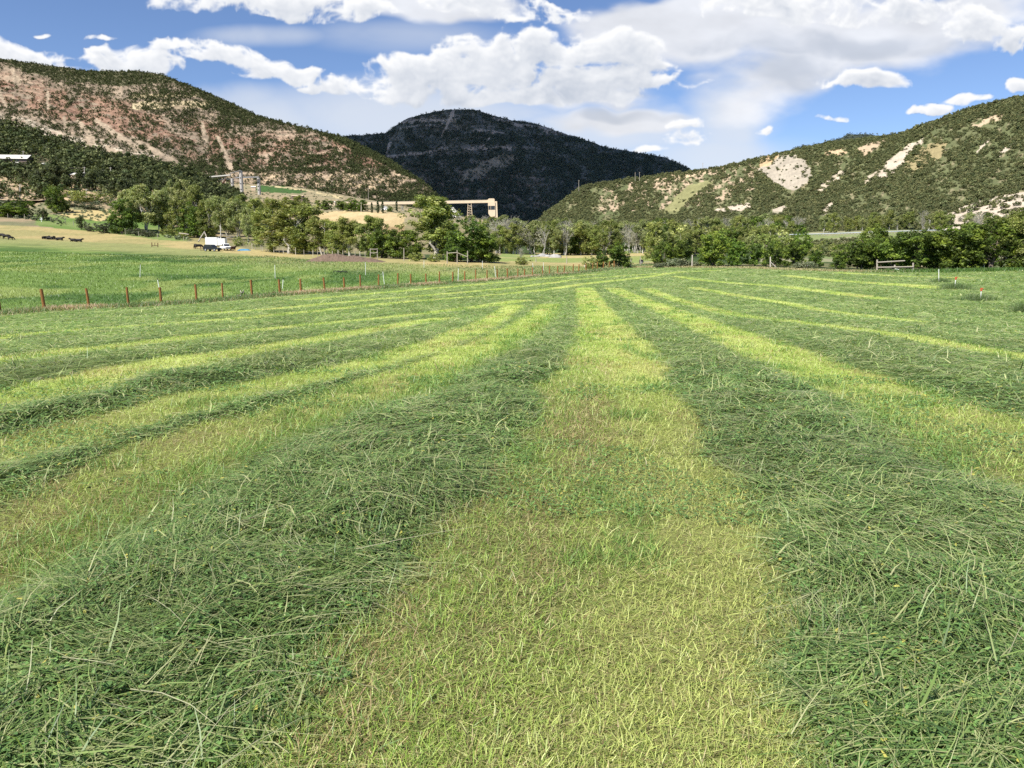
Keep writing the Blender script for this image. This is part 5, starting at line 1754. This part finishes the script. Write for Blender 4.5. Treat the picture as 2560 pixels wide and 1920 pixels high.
link('manure_heap', me, label='long low dark brown manure heap at the far side of the pasture', cat='manure heap', loc=(x0, y0, z0))


def boulder(name, px, Y, sx, sy, sz, lab, mat='stone', grp=None, seed=0):
    bm = bmesh.new()
    bmesh.ops.create_icosphere(bm, subdivisions=3, radius=1)
    for v in bm.verts:
        n_ = float(fbm(v.co.x * 1.3 + seed, v.co.y * 1.3 + v.co.z * 1.7, 3, 95))
        v.co *= .7 + .6 * n_
        v.co = Vector((v.co.x * sx, v.co.y * sy, max(v.co.z, -.3) * sz))
    me = bpy.data.meshes.new(name)
    bm.to_mesh(me)
    bm.free()
    me.materials.append(M[mat])
    link(name, me, label=lab, cat='rock', loc=gp(px, Y), group=grp, rz=rng.uniform(0, 6))


for px, Y, s_, lab in ((1342, 232, 1.0, 'small grey rock at the left of the meadow rubble'), (1356, 236, 2.1, 'broad grey rubble slab on the tan meadow'), (1369, 234, 1.3, 'grey rock on the right of the rubble slab'), (1388, 222, 2.0, 'pale grey rock pile alone right of the rubble slab'), (1330, 228, .8, 'tiny grey rock leading the meadow rubble')):
    boulder('boulder', px, Y, s_ * .95, s_ * .6, s_ * .45, lab, seed=px)
boulder('boulder', 2017, 118, .55, .4, .55, 'pale boulder under the dark trees at the field edge', seed=3)
boulder('boulder', 68, 352, 1.3, .8, .8, 'pale grey boulder beside the dark bush on the meadow', seed=5)
for px, Y, s_ in ((40, 440, .8), (52, 436, .6), (66, 430, .9), (86, 446, .7), (58, 448, .7), (28, 434, .5)):
    boulder('boulder', px, Y, s_ * 1.2, s_, s_, 'small pale rock on the bare dirt slope', grp='rocks on the dirt slope', seed=px)
boulder('boulder', 705, 206, .7, .5, .5, 'cream rock at the foot of the long post fence', seed=8)


# ------------------------------------------------------------------ cattle
def skin(name, verts, edges, rad, mat, sub=2, root=0):
    me = bpy.data.meshes.new(name)
    me.from_pydata(verts, edges, [])
    o = bpy.data.objects.new(name, me)
    col.objects.link(o)
    m_ = o.modifiers.new('s', 'SKIN')
    m_.use_smooth_shade = True
    for v, r_ in zip(me.skin_vertices[0].data, rad):
        v.radius = r_ if isinstance(r_, tuple) else (r_, r_)
    me.skin_vertices[0].data[root].use_root = True
    s_ = o.modifiers.new('u', 'SUBSURF')
    s_.levels = s_.render_levels = sub
    dg = bpy.context.evaluated_depsgraph_get()
    dg.update()
    me2 = bpy.data.meshes.new_from_object(o.evaluated_get(dg))
    bpy.data.objects.remove(o)
    me2.materials.clear()
    me2.materials.append(mat)
    me2.name = name
    return me2


def cow_mesh(pose, mat):
    lie = pose == 'lying'
    z = .52 if lie else .98
    V = [(0, 0, z), (.55, 0, z + .02), (.85, 0, z + .08), (-.45, 0, z), (-.8, 0, z + .06), (-.98, 0, z + .1)]
    R = [(.37, .40), (.36, .38), (.26, .30), (.40, .40), (.33, .30), (.16, .16)]
    E_ = [(0, 1), (1, 2), (0, 3), (3, 4), (4, 5)]
    if pose == 'grazing':
        hd = [(1.12, .02, .80), (1.32, .04, .46), (1.45, .05, .22), (1.56, .05, .08)]
    else:
        hd = [(1.1, .02, z + .28), (1.3, .03, z + .42), (1.5, .03, z + .33), (1.66, .03, z + .22)]
    i0 = len(V)
    V += hd
    R += [(.19, .24), (.15, .18), (.13, .14), (.09, .09)]
    E_ += [(2, i0), (i0, i0 + 1), (i0 + 1, i0 + 2), (i0 + 2, i0 + 3)]
    for s_ in (-1, 1):
        j = len(V)
        e = hd[1]
        V += [(e[0] - .04, e[1] + s_ * .16, e[2] + .08), (e[0] - .08, e[1] + s_ * .27, e[2] + .06)]
        R += [.04, .025]
        E_ += [(i0 + 1, j), (j, j + 1)]
    for bx_, hind in ((.58, 0), (-.72, 1)):
        for s_ in (-1, 1):
            j = len(V)
            if lie:
                V += [(bx_ + .1, s_ * .30, .26), (bx_ + .38, s_ * .42, .12), (bx_ + .05, s_ * .46, .07)]
                R += [.15, .08, .05]
                E_ += [(1 if not hind else 4, j), (j, j + 1), (j + 1, j + 2)]
            elif hind:
                V += [(bx_ + .06, s_ * .2, .72), (bx_ + .12, s_ * .2, .56), (bx_ - .10, s_ * .2, .38), (bx_ - .04, s_ * .2, .06), (bx_ + .03, s_ * .2, .0)]
                R += [.17, .11, .065, .05, .06]
                E_ += [(4, j), (j, j + 1), (j + 1, j + 2), (j + 2, j + 3), (j + 3, j + 4)]
            else:
                V += [(bx_, s_ * .19, .66), (bx_ + .03, s_ * .19, .40), (bx_, s_ * .19, .06), (bx_ + .04, s_ * .19, .0)]
                R += [.14, .075, .05, .06]
                E_ += [(1, j), (j, j + 1), (j + 1, j + 2), (j + 2, j + 3)]
    j = len(V)
    V += [(-1.06, 0, z), (-1.10, 0, z - .3), (-1.09, 0, max(z - .6, .1))]
    R += [.035, .025, .04]
    E_ += [(5, j), (j, j + 1), (j + 1, j + 2)]
    return skin('cow_' + pose, V, E_, R, mat)


COW = {k_: cow_mesh(k_, M['cowhide']) for k_ in ('grazing', 'standing', 'lying')}
RED = cow_mesh('standing', M['redhide'])


def cow(px, Y, pose, rz, s_, lab, grp=None, me=None):
    o = link('cow', me or COW[pose], label=lab, cat='cow', group=grp, loc=gp(px, Y), rz=rz)
    o.scale = (s_,) * 3


cow(4, 226, 'grazing', 3.0, 1.05, 'black cow half cut off by the picture edge')
cow(16, 224, 'grazing', .2, 1.0, 'large black cow standing between the edge cow and the calf')
cow(27, 222, 'grazing', .3, .72, 'small black calf at the right of the group of three')
for px, rz, lab in ((113.5, 1.2, 'black cow lying at the left end of the resting row'), (124, .1, 'black cow lying flat second in the resting row'), (148, .1, 'black cow lying with head up right of the gap in the resting row'), (185, 3.0, 'black cow lying on the left of the resting pair'), (195.5, .1, 'black cow lying on the right of the resting pair')):
    cow(px, 236, 'lying', rz, 1.05, lab, 'black cows resting on the pasture')
cow(131, 238, 'lying', 3.2, .95, 'black cow lying third in the resting row, touching the second', 'black cows resting on the pasture')
cow(489, 222, 'grazing', 2.2, 1.0, 'black cow grazing on the left of the pair by the vehicles')
cow(496, 220, 'grazing', .4, 1.0, 'black cow grazing on the right of the pair by the vehicles')
cow(583, 206, 'standing', 1.3, .95, 'dark red cow standing right of the white pickup', me=RED)

# ------------------------------------------------------------------ vehicles, trailer and clutter behind the pasture
def wheel(parent, x, y, r, w=.22):
    b = MB()
    b.tube([(x, y - w / 2, r), (x, y - w / 2 + .03, r), (x, y + w / 2 - .03, r), (x, y + w / 2, r)], [r * .9, r, r, r * .9], 18)
    o = b.build('wheel', M['rubber'], parent)
    s_ = 1 if y > 0 else -1
    MB().tube([(x, y + s_ * (w / 2 - .01), r), (x, y + s_ * (w / 2 + .012), r)], [r * .62, r * .55], 14).build('rim', M['chrome'], o)
    return o


def car(name, loc, rz, lab, body_mat, kind):
    o = empty(name, loc, lab, 'car' if kind == 'suv' else 'pickup truck', rz=rz)
    w = .9
    if kind == 'suv':
        low = [(-2.3, .42), (-2.32, .95), (-2.25, 1.08), (.95, 1.06), (2.1, .95), (2.32, .8), (2.34, .45)]
        cab = [(-2.2, 1.07), (-1.98, 1.70), (-1.7, 1.78), (.1, 1.76), (.35, 1.68), (1.0, 1.065)]
        win = [((-2.0, 1.15), (-1.86, 1.62), (-1.30, 1.64), (-1.25, 1.15)), ((-1.17, 1.15), (-1.2, 1.64), (-.35, 1.66), (-.32, 1.15)), ((-.24, 1.15), (-.26, 1.66), (.22, 1.60), (.74, 1.15))]
        wx = (-1.45, 1.42)
    else:
        low = [(-2.7, .5), (-2.72, 1.1), (.85, 1.12), (2.3, 1.05), (2.48, .9), (2.5, .5)]
        cab = [(-.75, 1.12), (-.68, 1.72), (-.5, 1.84), (.35, 1.84), (.5, 1.76), (1.05, 1.125)]
        win = [((-.62, 1.2), (-.57, 1.7), (-.02, 1.72), (0, 1.2)), ((.08, 1.2), (.07, 1.72), (.36, 1.70), (.78, 1.2))]
        wx = (-1.75, 1.55)
    MB().prism(low, -w, w).build('body', body_mat, o, bevel=.06)
    MB().prism(cab, -w + .12, w - .12).build('cabin', body_mat, o, bevel=.05)
    for p_ in win:
        for s_ in (-1, 1):
            y0_ = s_ * (w - .115)
            MB().prism(p_, min(y0_, y0_ + s_ * .012), max(y0_, y0_ + s_ * .012)).build('side_window', M['glass'], o)
    a, b_ = cab[-2], cab[-1]
    d = Vector((b_[0] - a[0], 0, b_[1] - a[1]))
    nrm = Vector((-d.z, 0, d.x)).normalized() * (1 if -d.z > 0 else -1)
    p0, p1 = Vector((a[0], 0, a[1])) + d * .1 + nrm * .012, Vector((a[0], 0, a[1])) + d * .92 + nrm * .012
    MB().beam(p0, p1, 1.38, .012).build('windscreen', M['glass'], o)
    fx = low[-1][0]
    MB().box((fx - .01, 0, .78), (.05, 1.0, .2)).build('grille', M['dark'], o)
    for s_ in (-1, 1):
        MB().box((fx - .01, s_ * .68, .8), (.06, .28, .16)).build('headlight', M['chrome'], o, bevel=.02)
        for x in wx:
            wheel(o, x, s_ * (w - .06), .37 if kind == 'suv' else .4)
    MB().box((fx + .03, 0, .5), (.12, 1.7, .16)).build('bumper', M['dark'] if kind == 'suv' else M['chrome'], o, bevel=.03)
    return o


car('parked_car', gp(531, 207), -.35, 'dark sport utility car parked in front of the white trailer', M['black'], 'suv')
car('parked_truck', gp(565, 211), -.95, 'white pickup truck parked right of the dark car', M['white'], 'pick')
x, y, z = gp(541, 219)
tr = empty('box_trailer', (x, y, z), 'long white box trailer behind the dark car and the pickup', 'trailer', rz=.06)
MB().box((-.95, 0, 2.1), (3.2, 2.3, 2.3)).build('box', M['white'], tr, bevel=.04)
MB().box((1.72, .05, 2.0), (2.1, 2.2, 1.9)).build('cab_box', M['white'], tr, bevel=.04)
MB().box((.2, 0, .85), (5.2, 1.9, .18)).build('chassis', M['dark'], tr)
for xx in (-1.6, -.8, 1.9):
    for s_ in (-1, 1):
        wheel(tr, xx, s_ * .95, .42)
x, y, z = gp(509, 209)
rg = empty('bale_feeder', (x, y, z), 'round rusty bale feeder behind the dark car', 'feeder', rz=.4)
for zz in (.12, .6, 1.1):
    MB().tube([(math.cos(a) * .8, math.sin(a) * .8, zz) for a in np.linspace(0, 6.2832, 21)], .035, 6, False).build('hoop', M['rust'], rg)
for a in np.linspace(0, 6.2832, 13)[:-1]:
    MB().tube([(math.cos(a) * .8, math.sin(a) * .8, .1), (math.cos(a) * .8, math.sin(a) * .8, 1.12)], .025, 5).build('bar', M['rust'], rg)
# blue tarp over a low stack
x, y, z = gp(611, 209)
bx, by = np.meshgrid(np.linspace(-1, 1, 40), np.linspace(-1, 1, 20))
hz = .45 * np.clip(1 - np.abs(bx) ** 4, 0, 1) * np.clip(1 - by ** 4, 0, 1) * (.8 + .4 * fbm(bx * 3, by * 3, 3, 97))
i_, j_ = np.meshgrid(np.arange(19), np.arange(39), indexing='ij')
q_ = (i_ * 40 + j_).ravel()
me = npmesh('tarp', np.stack([bx.ravel() * 1.75, by.ravel() * .9, hz.ravel() - .03], 1), np.stack([q_, q_ + 1, q_ + 41, q_ + 40], 1), M['blue'], smooth=True)
link('tarp', me, label='blue tarp spread over a low stack at the pasture edge', cat='tarp', loc=(x, y, z), rz=.05)
for a, b, r_, Y0, Y1, lab in (((496, 604), (511.5, 579), .18, 225, 232, 'thick log leaning up to the right behind the grazing cows'), ((512, 582), (518, 597), .13, 230, 226, 'pale log leaning the other way beside the trailer'), ((543, 596), (557, 586), .15, 226, 234, 'log poking up behind the trailer roof'),
                              ((556, 589), (583, 590), .14, 236, 238, 'long log lying on the brush bank right of the trailer'), ((448, 583), (472, 586), .16, 255, 250, 'fallen grey log at the foot of the left grove'), ((566, 595), (590, 592), .16, 234, 236, 'thin log lying below the long one on the bank')):
    p0, p1 = P2(*a, Y0), P2(*b, Y1)
    MB().tube([(0, 0, 0), (p1 - p0) * .5 + Vector((0, 0, .06)), p1 - p0], [r_, r_ * .92, r_ * .8], 10).build('log', M['oldwood'], loc=p0, label=lab, cat='log')
frame('wood_frame', 'small dark open frame of two posts and a crossbar on the tan pasture', 228, [(379.5, 606), (394.5, 607)], [((379, 613.5), (395, 614)), ((387, 606.5), (387, 613.5))], M['rust'], 'frame', pr=.12, rr=.08)
st_ = Vector(gp(104, 312))
ws = empty('white_stump', st_, 'small forked white stump under the dark juniper', 'stump')
MB().tube([(0, 0, -.1), (.05, 0, .7), (-.1, 0, 1.5)], [.28, .2, .1], 7).build('trunk', M['white'], ws)
for e in ((.6, 0, 1.1), (-.7, .1, .9), (.3, 0, 1.6)):
    MB().tube([(0, 0, .5), e], [.1, .04], 6).build('branch', M['white'], ws)
c0 = gp(1603, 160)
ct = empty('farm_cart', c0, 'small dark cart parked on the tan meadow behind a grey post', 'cart')
MB().box((0, 0, .62), (.72, .9, .55)).build('body', M['dark'], ct, bevel=.04)
MB().beam((.3, 0, .45), (1.7, 0, .5), .1, .1).build('drawbar', M['oldwood'], ct)
for s_ in (-1, 1):
    wheel(ct, 0, s_ * .5, .32, .14)

# ------------------------------------------------------------------ poles on the slopes
for px, top, bot, Y, lab in ((58, 377, 404, 500, 'utility pole rising beside the long pale roof'), (211, 417, 452, 480, 'utility pole beside the tan hut among the junipers'), (279, 418, 444, 540, 'leaning utility pole on the dark wooded slope'), (50, 460, 496, 410, 'short dark pole by the dark bushes'),
                             (216, 472, 494, 430, 'short pole above the grey bushes'), (903, 506, 530, 565, 'pole in front of the poplar windbreak'), (843, 498, 524, 600, 'pole left of the straw field trees'), (921, 470, 498, 1000, 'pole at the foot of the rocky mountain'),
                             (1757, 407, 430, 1000, 'thin pole on the skyline of the right hill'), (1588, 431, 446, 1000, 'pole on the low shoulder of the right hill'), (1447, 450, 472, 960, 'pole at the left end of the right hill'), (1063 * .3 + 1280, 430, 446, 1000, 'second pole on the low shoulder of the right hill')):
    if px < 300 and Y > 460:
        Y = on_hill(near_hill, px, bot) - 4
    t_, b_ = P2(px + (-3 if px == 279 else 0), top, Y), P2(px, bot + 6, Y)
    o = empty('utility_pole', b_, lab, 'pole')
    d = t_ - b_
    MB().tube([(0, 0, 0), d], [.24, .17] if Y < 700 else [.3, .22], 7).build('post', M['palewood'] if Y < 700 else M['oldwood'], o)
    MB().beam(d * .94 - Vector((1, 0, 0)), d * .94 + Vector((1, 0, 0)), .14, .16).build('crossarm', M['oldwood'], o)
a, b = P2(59, 379, on_hill(near_hill, 58, 404) - 4), P2(211, 419, on_hill(near_hill, 211, 452) - 4)
for k_, lab in ((0, 'upper power line sagging between two poles on the wooded slope'), (1.4, 'lower power line sagging between two poles on the wooded slope')):
    MB().tube([(b - a) * t_ + Vector((0, 0, -k_ - 3.4 * (1 - (2 * t_ - 1) ** 2))) for t_ in np.linspace(0, 1, 14)], .035, 4, False).build('power_line', M['oldwood'], loc=a, label=lab, cat='power line')

# ------------------------------------------------------------------ houses
def house(name, px, row, Y, L_, D_, hw, hr, rz, lab, wall, roof, over=.4, sink=2.5):
    """foot centre at a picture spot; ridge along local x"""
    if isinstance(Y, str):
        Y = on_hill(near_hill, px, row) - 5
    p_ = P2(px, row, Y)
    o = empty(name, p_, lab, 'house' if 'house' in name else 'building', rz=rz)
    MB().prism([(-D_ / 2, -sink), (-D_ / 2, hw), (0, hw + hr - .05), (D_ / 2, hw), (D_ / 2, -sink)], -L_ / 2, L_ / 2).build('wall', M[wall], o)
    o.children[0].rotation_euler = (0, 0, math.pi / 2)
    b = MB()
    for s_ in (-1, 1):
        q0, q1 = Vector((0, 0, hw + hr)), Vector((s_ * (D_ / 2 + over), 0, hw - over * hr / (D_ / 2)))
        n_ = Vector((0, L_ / 2 + over, 0))
        u_ = Vector((0, 0, .14))
        b.add([q0 - n_, q1 - n_, q1 + n_, q0 + n_, q0 - n_ + u_, q1 - n_ + u_, q1 + n_ + u_, q0 + n_ + u_], [(0, 1, 2, 3), (7, 6, 5, 4), (0, 4, 5, 1), (1, 5, 6, 2), (2, 6, 7, 3), (3, 7, 4, 0)])
    r_ = b.build('roof', M[roof], o)
    r_.rotation_euler = (0, 0, math.pi / 2)
    for k_ in (-.28, .2):
        MB().box((k_ * L_, -D_ / 2 - .02, hw * .55), (L_ * .10, .08, hw * .35)).build('window', M['glass'], o)
    MB().box((-.05 * L_, -D_ / 2 - .02, hw * .36), (1.0, .08, hw * .72)).build('door', M['oldwood'], o)
    return o


house('ranch_house', 37, 410, 'hill', 19, 9, 3.0, 2.4, .10, 'long low house with a pale metal roof among the junipers', 'wall', 'roof', .7)
house('shed', 42, 416, 'hill', 3.2, 2.4, 2.0, .6, .1, 'small white shed in front of the long low house', 'white', 'roof', .2)
house('shed', 111, 420, 'hill', 4.2, 2.6, 2.2, .7, -.2, 'small white shed right of the long low house', 'white', 'roof', .2)
house('hut', 198, 448, 'hill', 8.5, 5, 2.6, 1.1, -.25, 'tan hut with a pale roof half hidden by junipers', 'tan2', 'roof', .3)
house('farmhouse', 650, 540, 400, 6, 4.5, 2.8, 2.0, 1.2, 'white gabled house behind the olive cottonwoods', 'white', 'roof', .3)
house('shed', 641, 540, 404, 3, 3.4, 2.6, 1.6, 1.2, 'white lean annex beside the gabled house', 'white', 'roof', .2)
house('farmhouse', 962, 531, 610, 4.5, 4, 2.6, 1.9, 1.1, 'small white farmhouse below the long conveyor', 'white', 'roof', .3)
house('shed', 973, 532, 606, 4, 3, 1.8, .8, .1, 'low white wing beside the small farmhouse', 'white', 'roof', .2)
house('brown_house', 745, 497, 800, 11, 7, 2.6, .8, .0, 'flat brown house among trees on the bench', 'wall', 'tan2', .4)
house('shed', 830, 513, 760, 6.5, 4, 2.6, .9, .0, 'pale tan shed at the left end of the long conveyor', 'tan', 'roof', .2)
house('shed', 634, 471, 840, 4.6, 3.2, 1.4, .9, .1, 'small pale roofed hut between the tallest silo and the right silo', 'tan2', 'roof', .3)

# ------------------------------------------------------------------ coal works
def silo(px, top, bot, w, Y, lab):
    b_ = P2(px, bot + 10, Y)
    t_ = P2(px, top, Y)
    r_ = w / 2 / FPX * Y
    h_ = (t_ - b_).z
    o = empty('silo', b_, lab, 'silo', 'concrete silos of the coal works')
    MB().tube([(0, 0, 0), (0, 0, h_ - .4), (0, 0, h_)], [r_, r_, r_ * .92], 20).build('shell', M['conc'], o, smooth=False)
    k_ = max(3, int(h_ / 6.5))
    for i in range(k_):
        zz = h_ * (.28 + .66 * i / k_)
        MB().tube([(-.1 * r_, -r_ * .96, zz), (-.1 * r_, -r_ * 1.03, zz)], .62, 10).build('port', M['dark'], o)
    return o, t_


silo(582.5, 446.5, 478, 6.4, 800, 'short grey silo in front of the coal shed')
silo(605.5, 427, 482, 8.2, 805, 'tallest grey silo with four dark ports')
silo(648.5, 445, 477, 7.4, 810, 'grey silo at the right end of the short conveyor')


def gallery(name, lab, pts_, Y, w, h, mat, legs=(), Y1=None, legmat='steel'):
    """a closed conveyor bridge through picture points"""
    p0 = P2(*pts_[0], Y)
    o = empty(name, p0, lab, 'conveyor')
    n_ = len(pts_)
    q_ = [P2(*p_, Y + ((Y1 or Y) - Y) * i / max(n_ - 1, 1)) - p0 for i, p_ in enumerate(pts_)]
    for a, b in zip(q_[:-1], q_[1:]):
        MB().beam(a, b, w, h).build('gallery_body', M[mat], o)
        MB().beam(a + Vector((0, 0, h / 2 + .06)), b + Vector((0, 0, h / 2 + .06)), w + .3, .12).build('gallery_roof', M['roof'], o)
        MB().beam(a - Vector((0, 0, h / 2 + .10)), b - Vector((0, 0, h / 2 + .10)), w * .8, .2).build('floor_beam', M['steel'], o)
    for px, r0, r1, spread in legs:
        t_, b_ = P2(px, r0, Y) - p0, P2(px, r1, Y) - p0
        bb = MB()
        for s_ in (-1, 1):
            bb.tube([t_ + Vector((s_ * .3, 0, 0)), b_ + Vector((s_ * spread, 0, 0))], .22, 6)
        for k_ in (.3, .6, .85):
            bb.tube([t_.lerp(b_, k_) + Vector((-(.3 + (spread - .3) * k_), 0, 0)), t_.lerp(b_, k_) + Vector((.3 + (spread - .3) * k_, 0, 0))], .14, 5)
        bb.build('leg', M[legmat], o)
    return o


gallery('conveyor', 'long pale conveyor sloping up to the silos above the left grove', [(463, 447.5), (576, 437.5)], 800, 2.6, 1.0, 'roof', [(513, 446, 468, .7)])
gallery('conveyor', 'short level conveyor between the tallest silo and the right silo', [(590, 444), (647, 442.5)], 806, 2.2, .8, 'steel')
gallery('conveyor', 'thin lattice bridge rising to the top of the tallest silo', [(574, 434), (602, 426)], 803, 1.6, .35, 'steel')
gallery('conveyor', 'thin dark lower catwalk under the long pale conveyor', [(494, 451.5), (586, 447)], 802, 1.4, .4, 'steel')
gallery('conveyor', 'dark steep conveyor leaning against the coal shed', [(543, 479), (564, 447)], 792, 2.2, 1.3, 'rust')
gallery('conveyor', 'small white chute sloping down from the short silo', [(570, 469), (606, 480)], 796, 1.4, .8, 'roof')
hb = P2(547, 492, 812)
hs = empty('coal_shed', hb, 'grey coal shed with a pale sloping left roof behind the grove', 'building')
k_ = 812 / FPX


def hv(px, row):
    v = P2(px, row, 812) - hb
    return (v.x, v.z)


MB().prism([hv(523, 462), hv(533, 456.5), hv(548.5, 459.5), hv(547, 480), hv(545, 492)], 0, 9).build('sloping_roof', M['roof'], hs)
MB().prism([hv(548.6, 459.6), hv(572, 461), hv(573, 492), hv(546, 492)], -.4, 9).build('wall', M['conc'], hs)
MB().prism([hv(548, 458.6), hv(573, 460.2), hv(573, 461), hv(548, 459.4)], -.8, 9.4).build('eave', M['steel'], hs)

gallery('conveyor', 'long tan conveyor gallery running across to the loading tower', [(836, 508.5), (938, 508.5), (1112, 505.5), (1222, 503.5)], 790, 3.0, 2.7, 'tan', [(960, 513, 528, .5), (1006, 511, 536, 1.3)])
lt = P2(1174.5, 546, 789)
tw = empty('trestle_tower', lt, 'tan lattice trestle holding up the conveyor left of the loading tower', 'tower')
hh_ = (P2(1174.5, 508.5, 789) - lt).z
bb = MB()
for s_ in (-1, 1):
    for d_ in (-1, 1):
        MB().beam((s_ * 2.7, d_ * 1.6, -1), (s_ * 1.6, d_ * 1.2, hh_), .34, .34).build('leg', M['tan'], tw)
for i in range(6):
    t_ = .04 + i * .16
    w_ = 2.7 - 1.1 * t_
    for d_ in (-1, 1):
        MB().beam((-w_, d_ * (1.6 - .4 * t_), hh_ * t_), (w_, d_ * (1.6 - .4 * t_), hh_ * t_), .24, .24).build('crossbar', M['tan'], tw)
        if i < 5:
            MB().beam((-w_, d_ * (1.62 - .4 * t_), hh_ * t_), (w_ * .95, d_ * (1.55 - .4 * t_), hh_ * (t_ + .16)), .12, .12).build('diagonal_brace', M['tan2'], tw)
lp = P2(1233, 552, 790)
ld = empty('loading_tower', lp, 'tall tan loading tower at the end of the conveyor gallery', 'tower')


def lv(px, row):
    v = P2(px, row, 790) - lp
    return (v.x, v.z)


MB().prism([lv(1230, 503), lv(1242.6, 503.5), lv(1244.4, 545), lv(1229, 543)], -2.2, 4).build('shaft', M['tan'], ld)
MB().prism([lv(1219.5, 499.5), lv(1222.5, 496.6), lv(1235, 496.6), lv(1236.6, 499), lv(1236.6, 505), lv(1220, 505)], -2.6, 4.4).build('head_house', M['tan'], ld)
MB().prism([lv(1220.5, 505), lv(1237.6, 505), lv(1238, 515), lv(1220, 515)], -3.0, 3.6).build('upper_cabin', M['tan'], ld)
MB().prism([lv(1221.5, 515), lv(1237, 515), lv(1237, 525), lv(1221.5, 525)], -2.7, 3.2).build('window_band', M['glass'], ld)
MB().prism([lv(1221, 525), lv(1238.6, 525), lv(1238.6, 540), lv(1227, 543.6), lv(1221, 534)], -3.0, 3.6).build('lower_cabin', M['tan'], ld)
for px in (1221.3, 1227, 1237.6):
    MB().prism([lv(px - .3, 514.8), lv(px + .5, 514.8), lv(px + .5, 525.2), lv(px - .3, 525.2)], -3.02, -2.6).build('mullion', M['tan2'], ld)
MB().beam(Vector((lv(1236, 540)[0], -2.6, lv(1236, 540)[1])), Vector((lv(1247, 551)[0], -2.6, lv(1247, 551)[1])), .6, .5).build('chute', M['tan2'], ld)
# white storage mound
bm = bmesh.new()
bmesh.ops.create_cone(bm, segments=40, radius1=9.5, radius2=1.2, depth=10, cap_ends=True)
me = bpy.data.meshes.new('storage_dome')
bm.to_mesh(me)
bm.free()
me.materials.append(M['roof'])
d_ = P2(1131, 536, 780)
link('storage_dome', me, label='white conical storage dome half hidden behind the tall central cottonwood', cat='dome', loc=d_ + Vector((0, 0, 2.0)))

# ------------------------------------------------------------------ guardrail
gr0 = P2(2150, 584, 330)
gd = empty('guardrail', gr0, 'long grey road guardrail on the bank above the right hand trees', 'guardrail')
n_ = 62
pp = []
for i in range(n_):
    px = 1935 + (2420 - 1935) * i / (n_ - 1)
    Y = 350 - 22 * i / (n_ - 1)
    row = np.interp(px, [1935, 2060, 2200, 2420], [587.5, 584.5, 579.5, 573])
    pp.append(P2(px, row, Y) - gr0)
MB().tube(pp, .17, 6, False).build('rail', M['galv'], gd)
for i in range(0, n_, 1):
    MB().box(pp[i] - Vector((0, -.15, .45)), (.18, .2, 1.1)).build('post', M['oldwood'], gd)
rb = []
for i in range(n_):
    q0 = pp[i] + gr0
    rb += [q0 + Vector((0, .2, -1.0)), q0 + Vector((0, 9, -1.6)), q0 + Vector((0, -6, -3.2))]
b = MB()
b.add(rb, sum([[(3 * i, 3 * i + 3, 3 * i + 4, 3 * i + 1), (3 * i + 2, 3 * i + 5, 3 * i + 3, 3 * i)] for i in range(n_ - 1)], []))
b.build('road', mat_plain('roadside_grass', (.16, .19, .075), .9, nscale=.3, namt=.4), kind='structure', label='grassy shoulder of the road under the guardrail', cat='road')

# ------------------------------------------------------------------ the cloud whose shadow lies on the middle mountain (out of the frame, overhead)
bm = bmesh.new()
bmesh.ops.create_icosphere(bm, subdivisions=5, radius=1)
for v in bm.verts:
    n_ = float(fbm(v.co.x * 2.2 + 3, v.co.y * 2.2 + v.co.z * 1.3, 4, 99))
    k_ = .8 + .45 * n_
    v.co = Vector((v.co.x * 1250 * k_, v.co.y * 1050 * k_, max(v.co.z, -.35) * 260 * k_))
me = bpy.data.meshes.new('cloud')
bm.to_mesh(me)
bm.free()
me.materials.append(M['cloud'])
me.shade_smooth()
hgt = 1900
cs = Vector((80, 3080, 250)) + SUN * ((hgt - 250) / SUN.z)
link('cloud', me, kind='stuff', label='broad white cloud overhead that shades the middle mountain', cat='cloud', loc=cs)
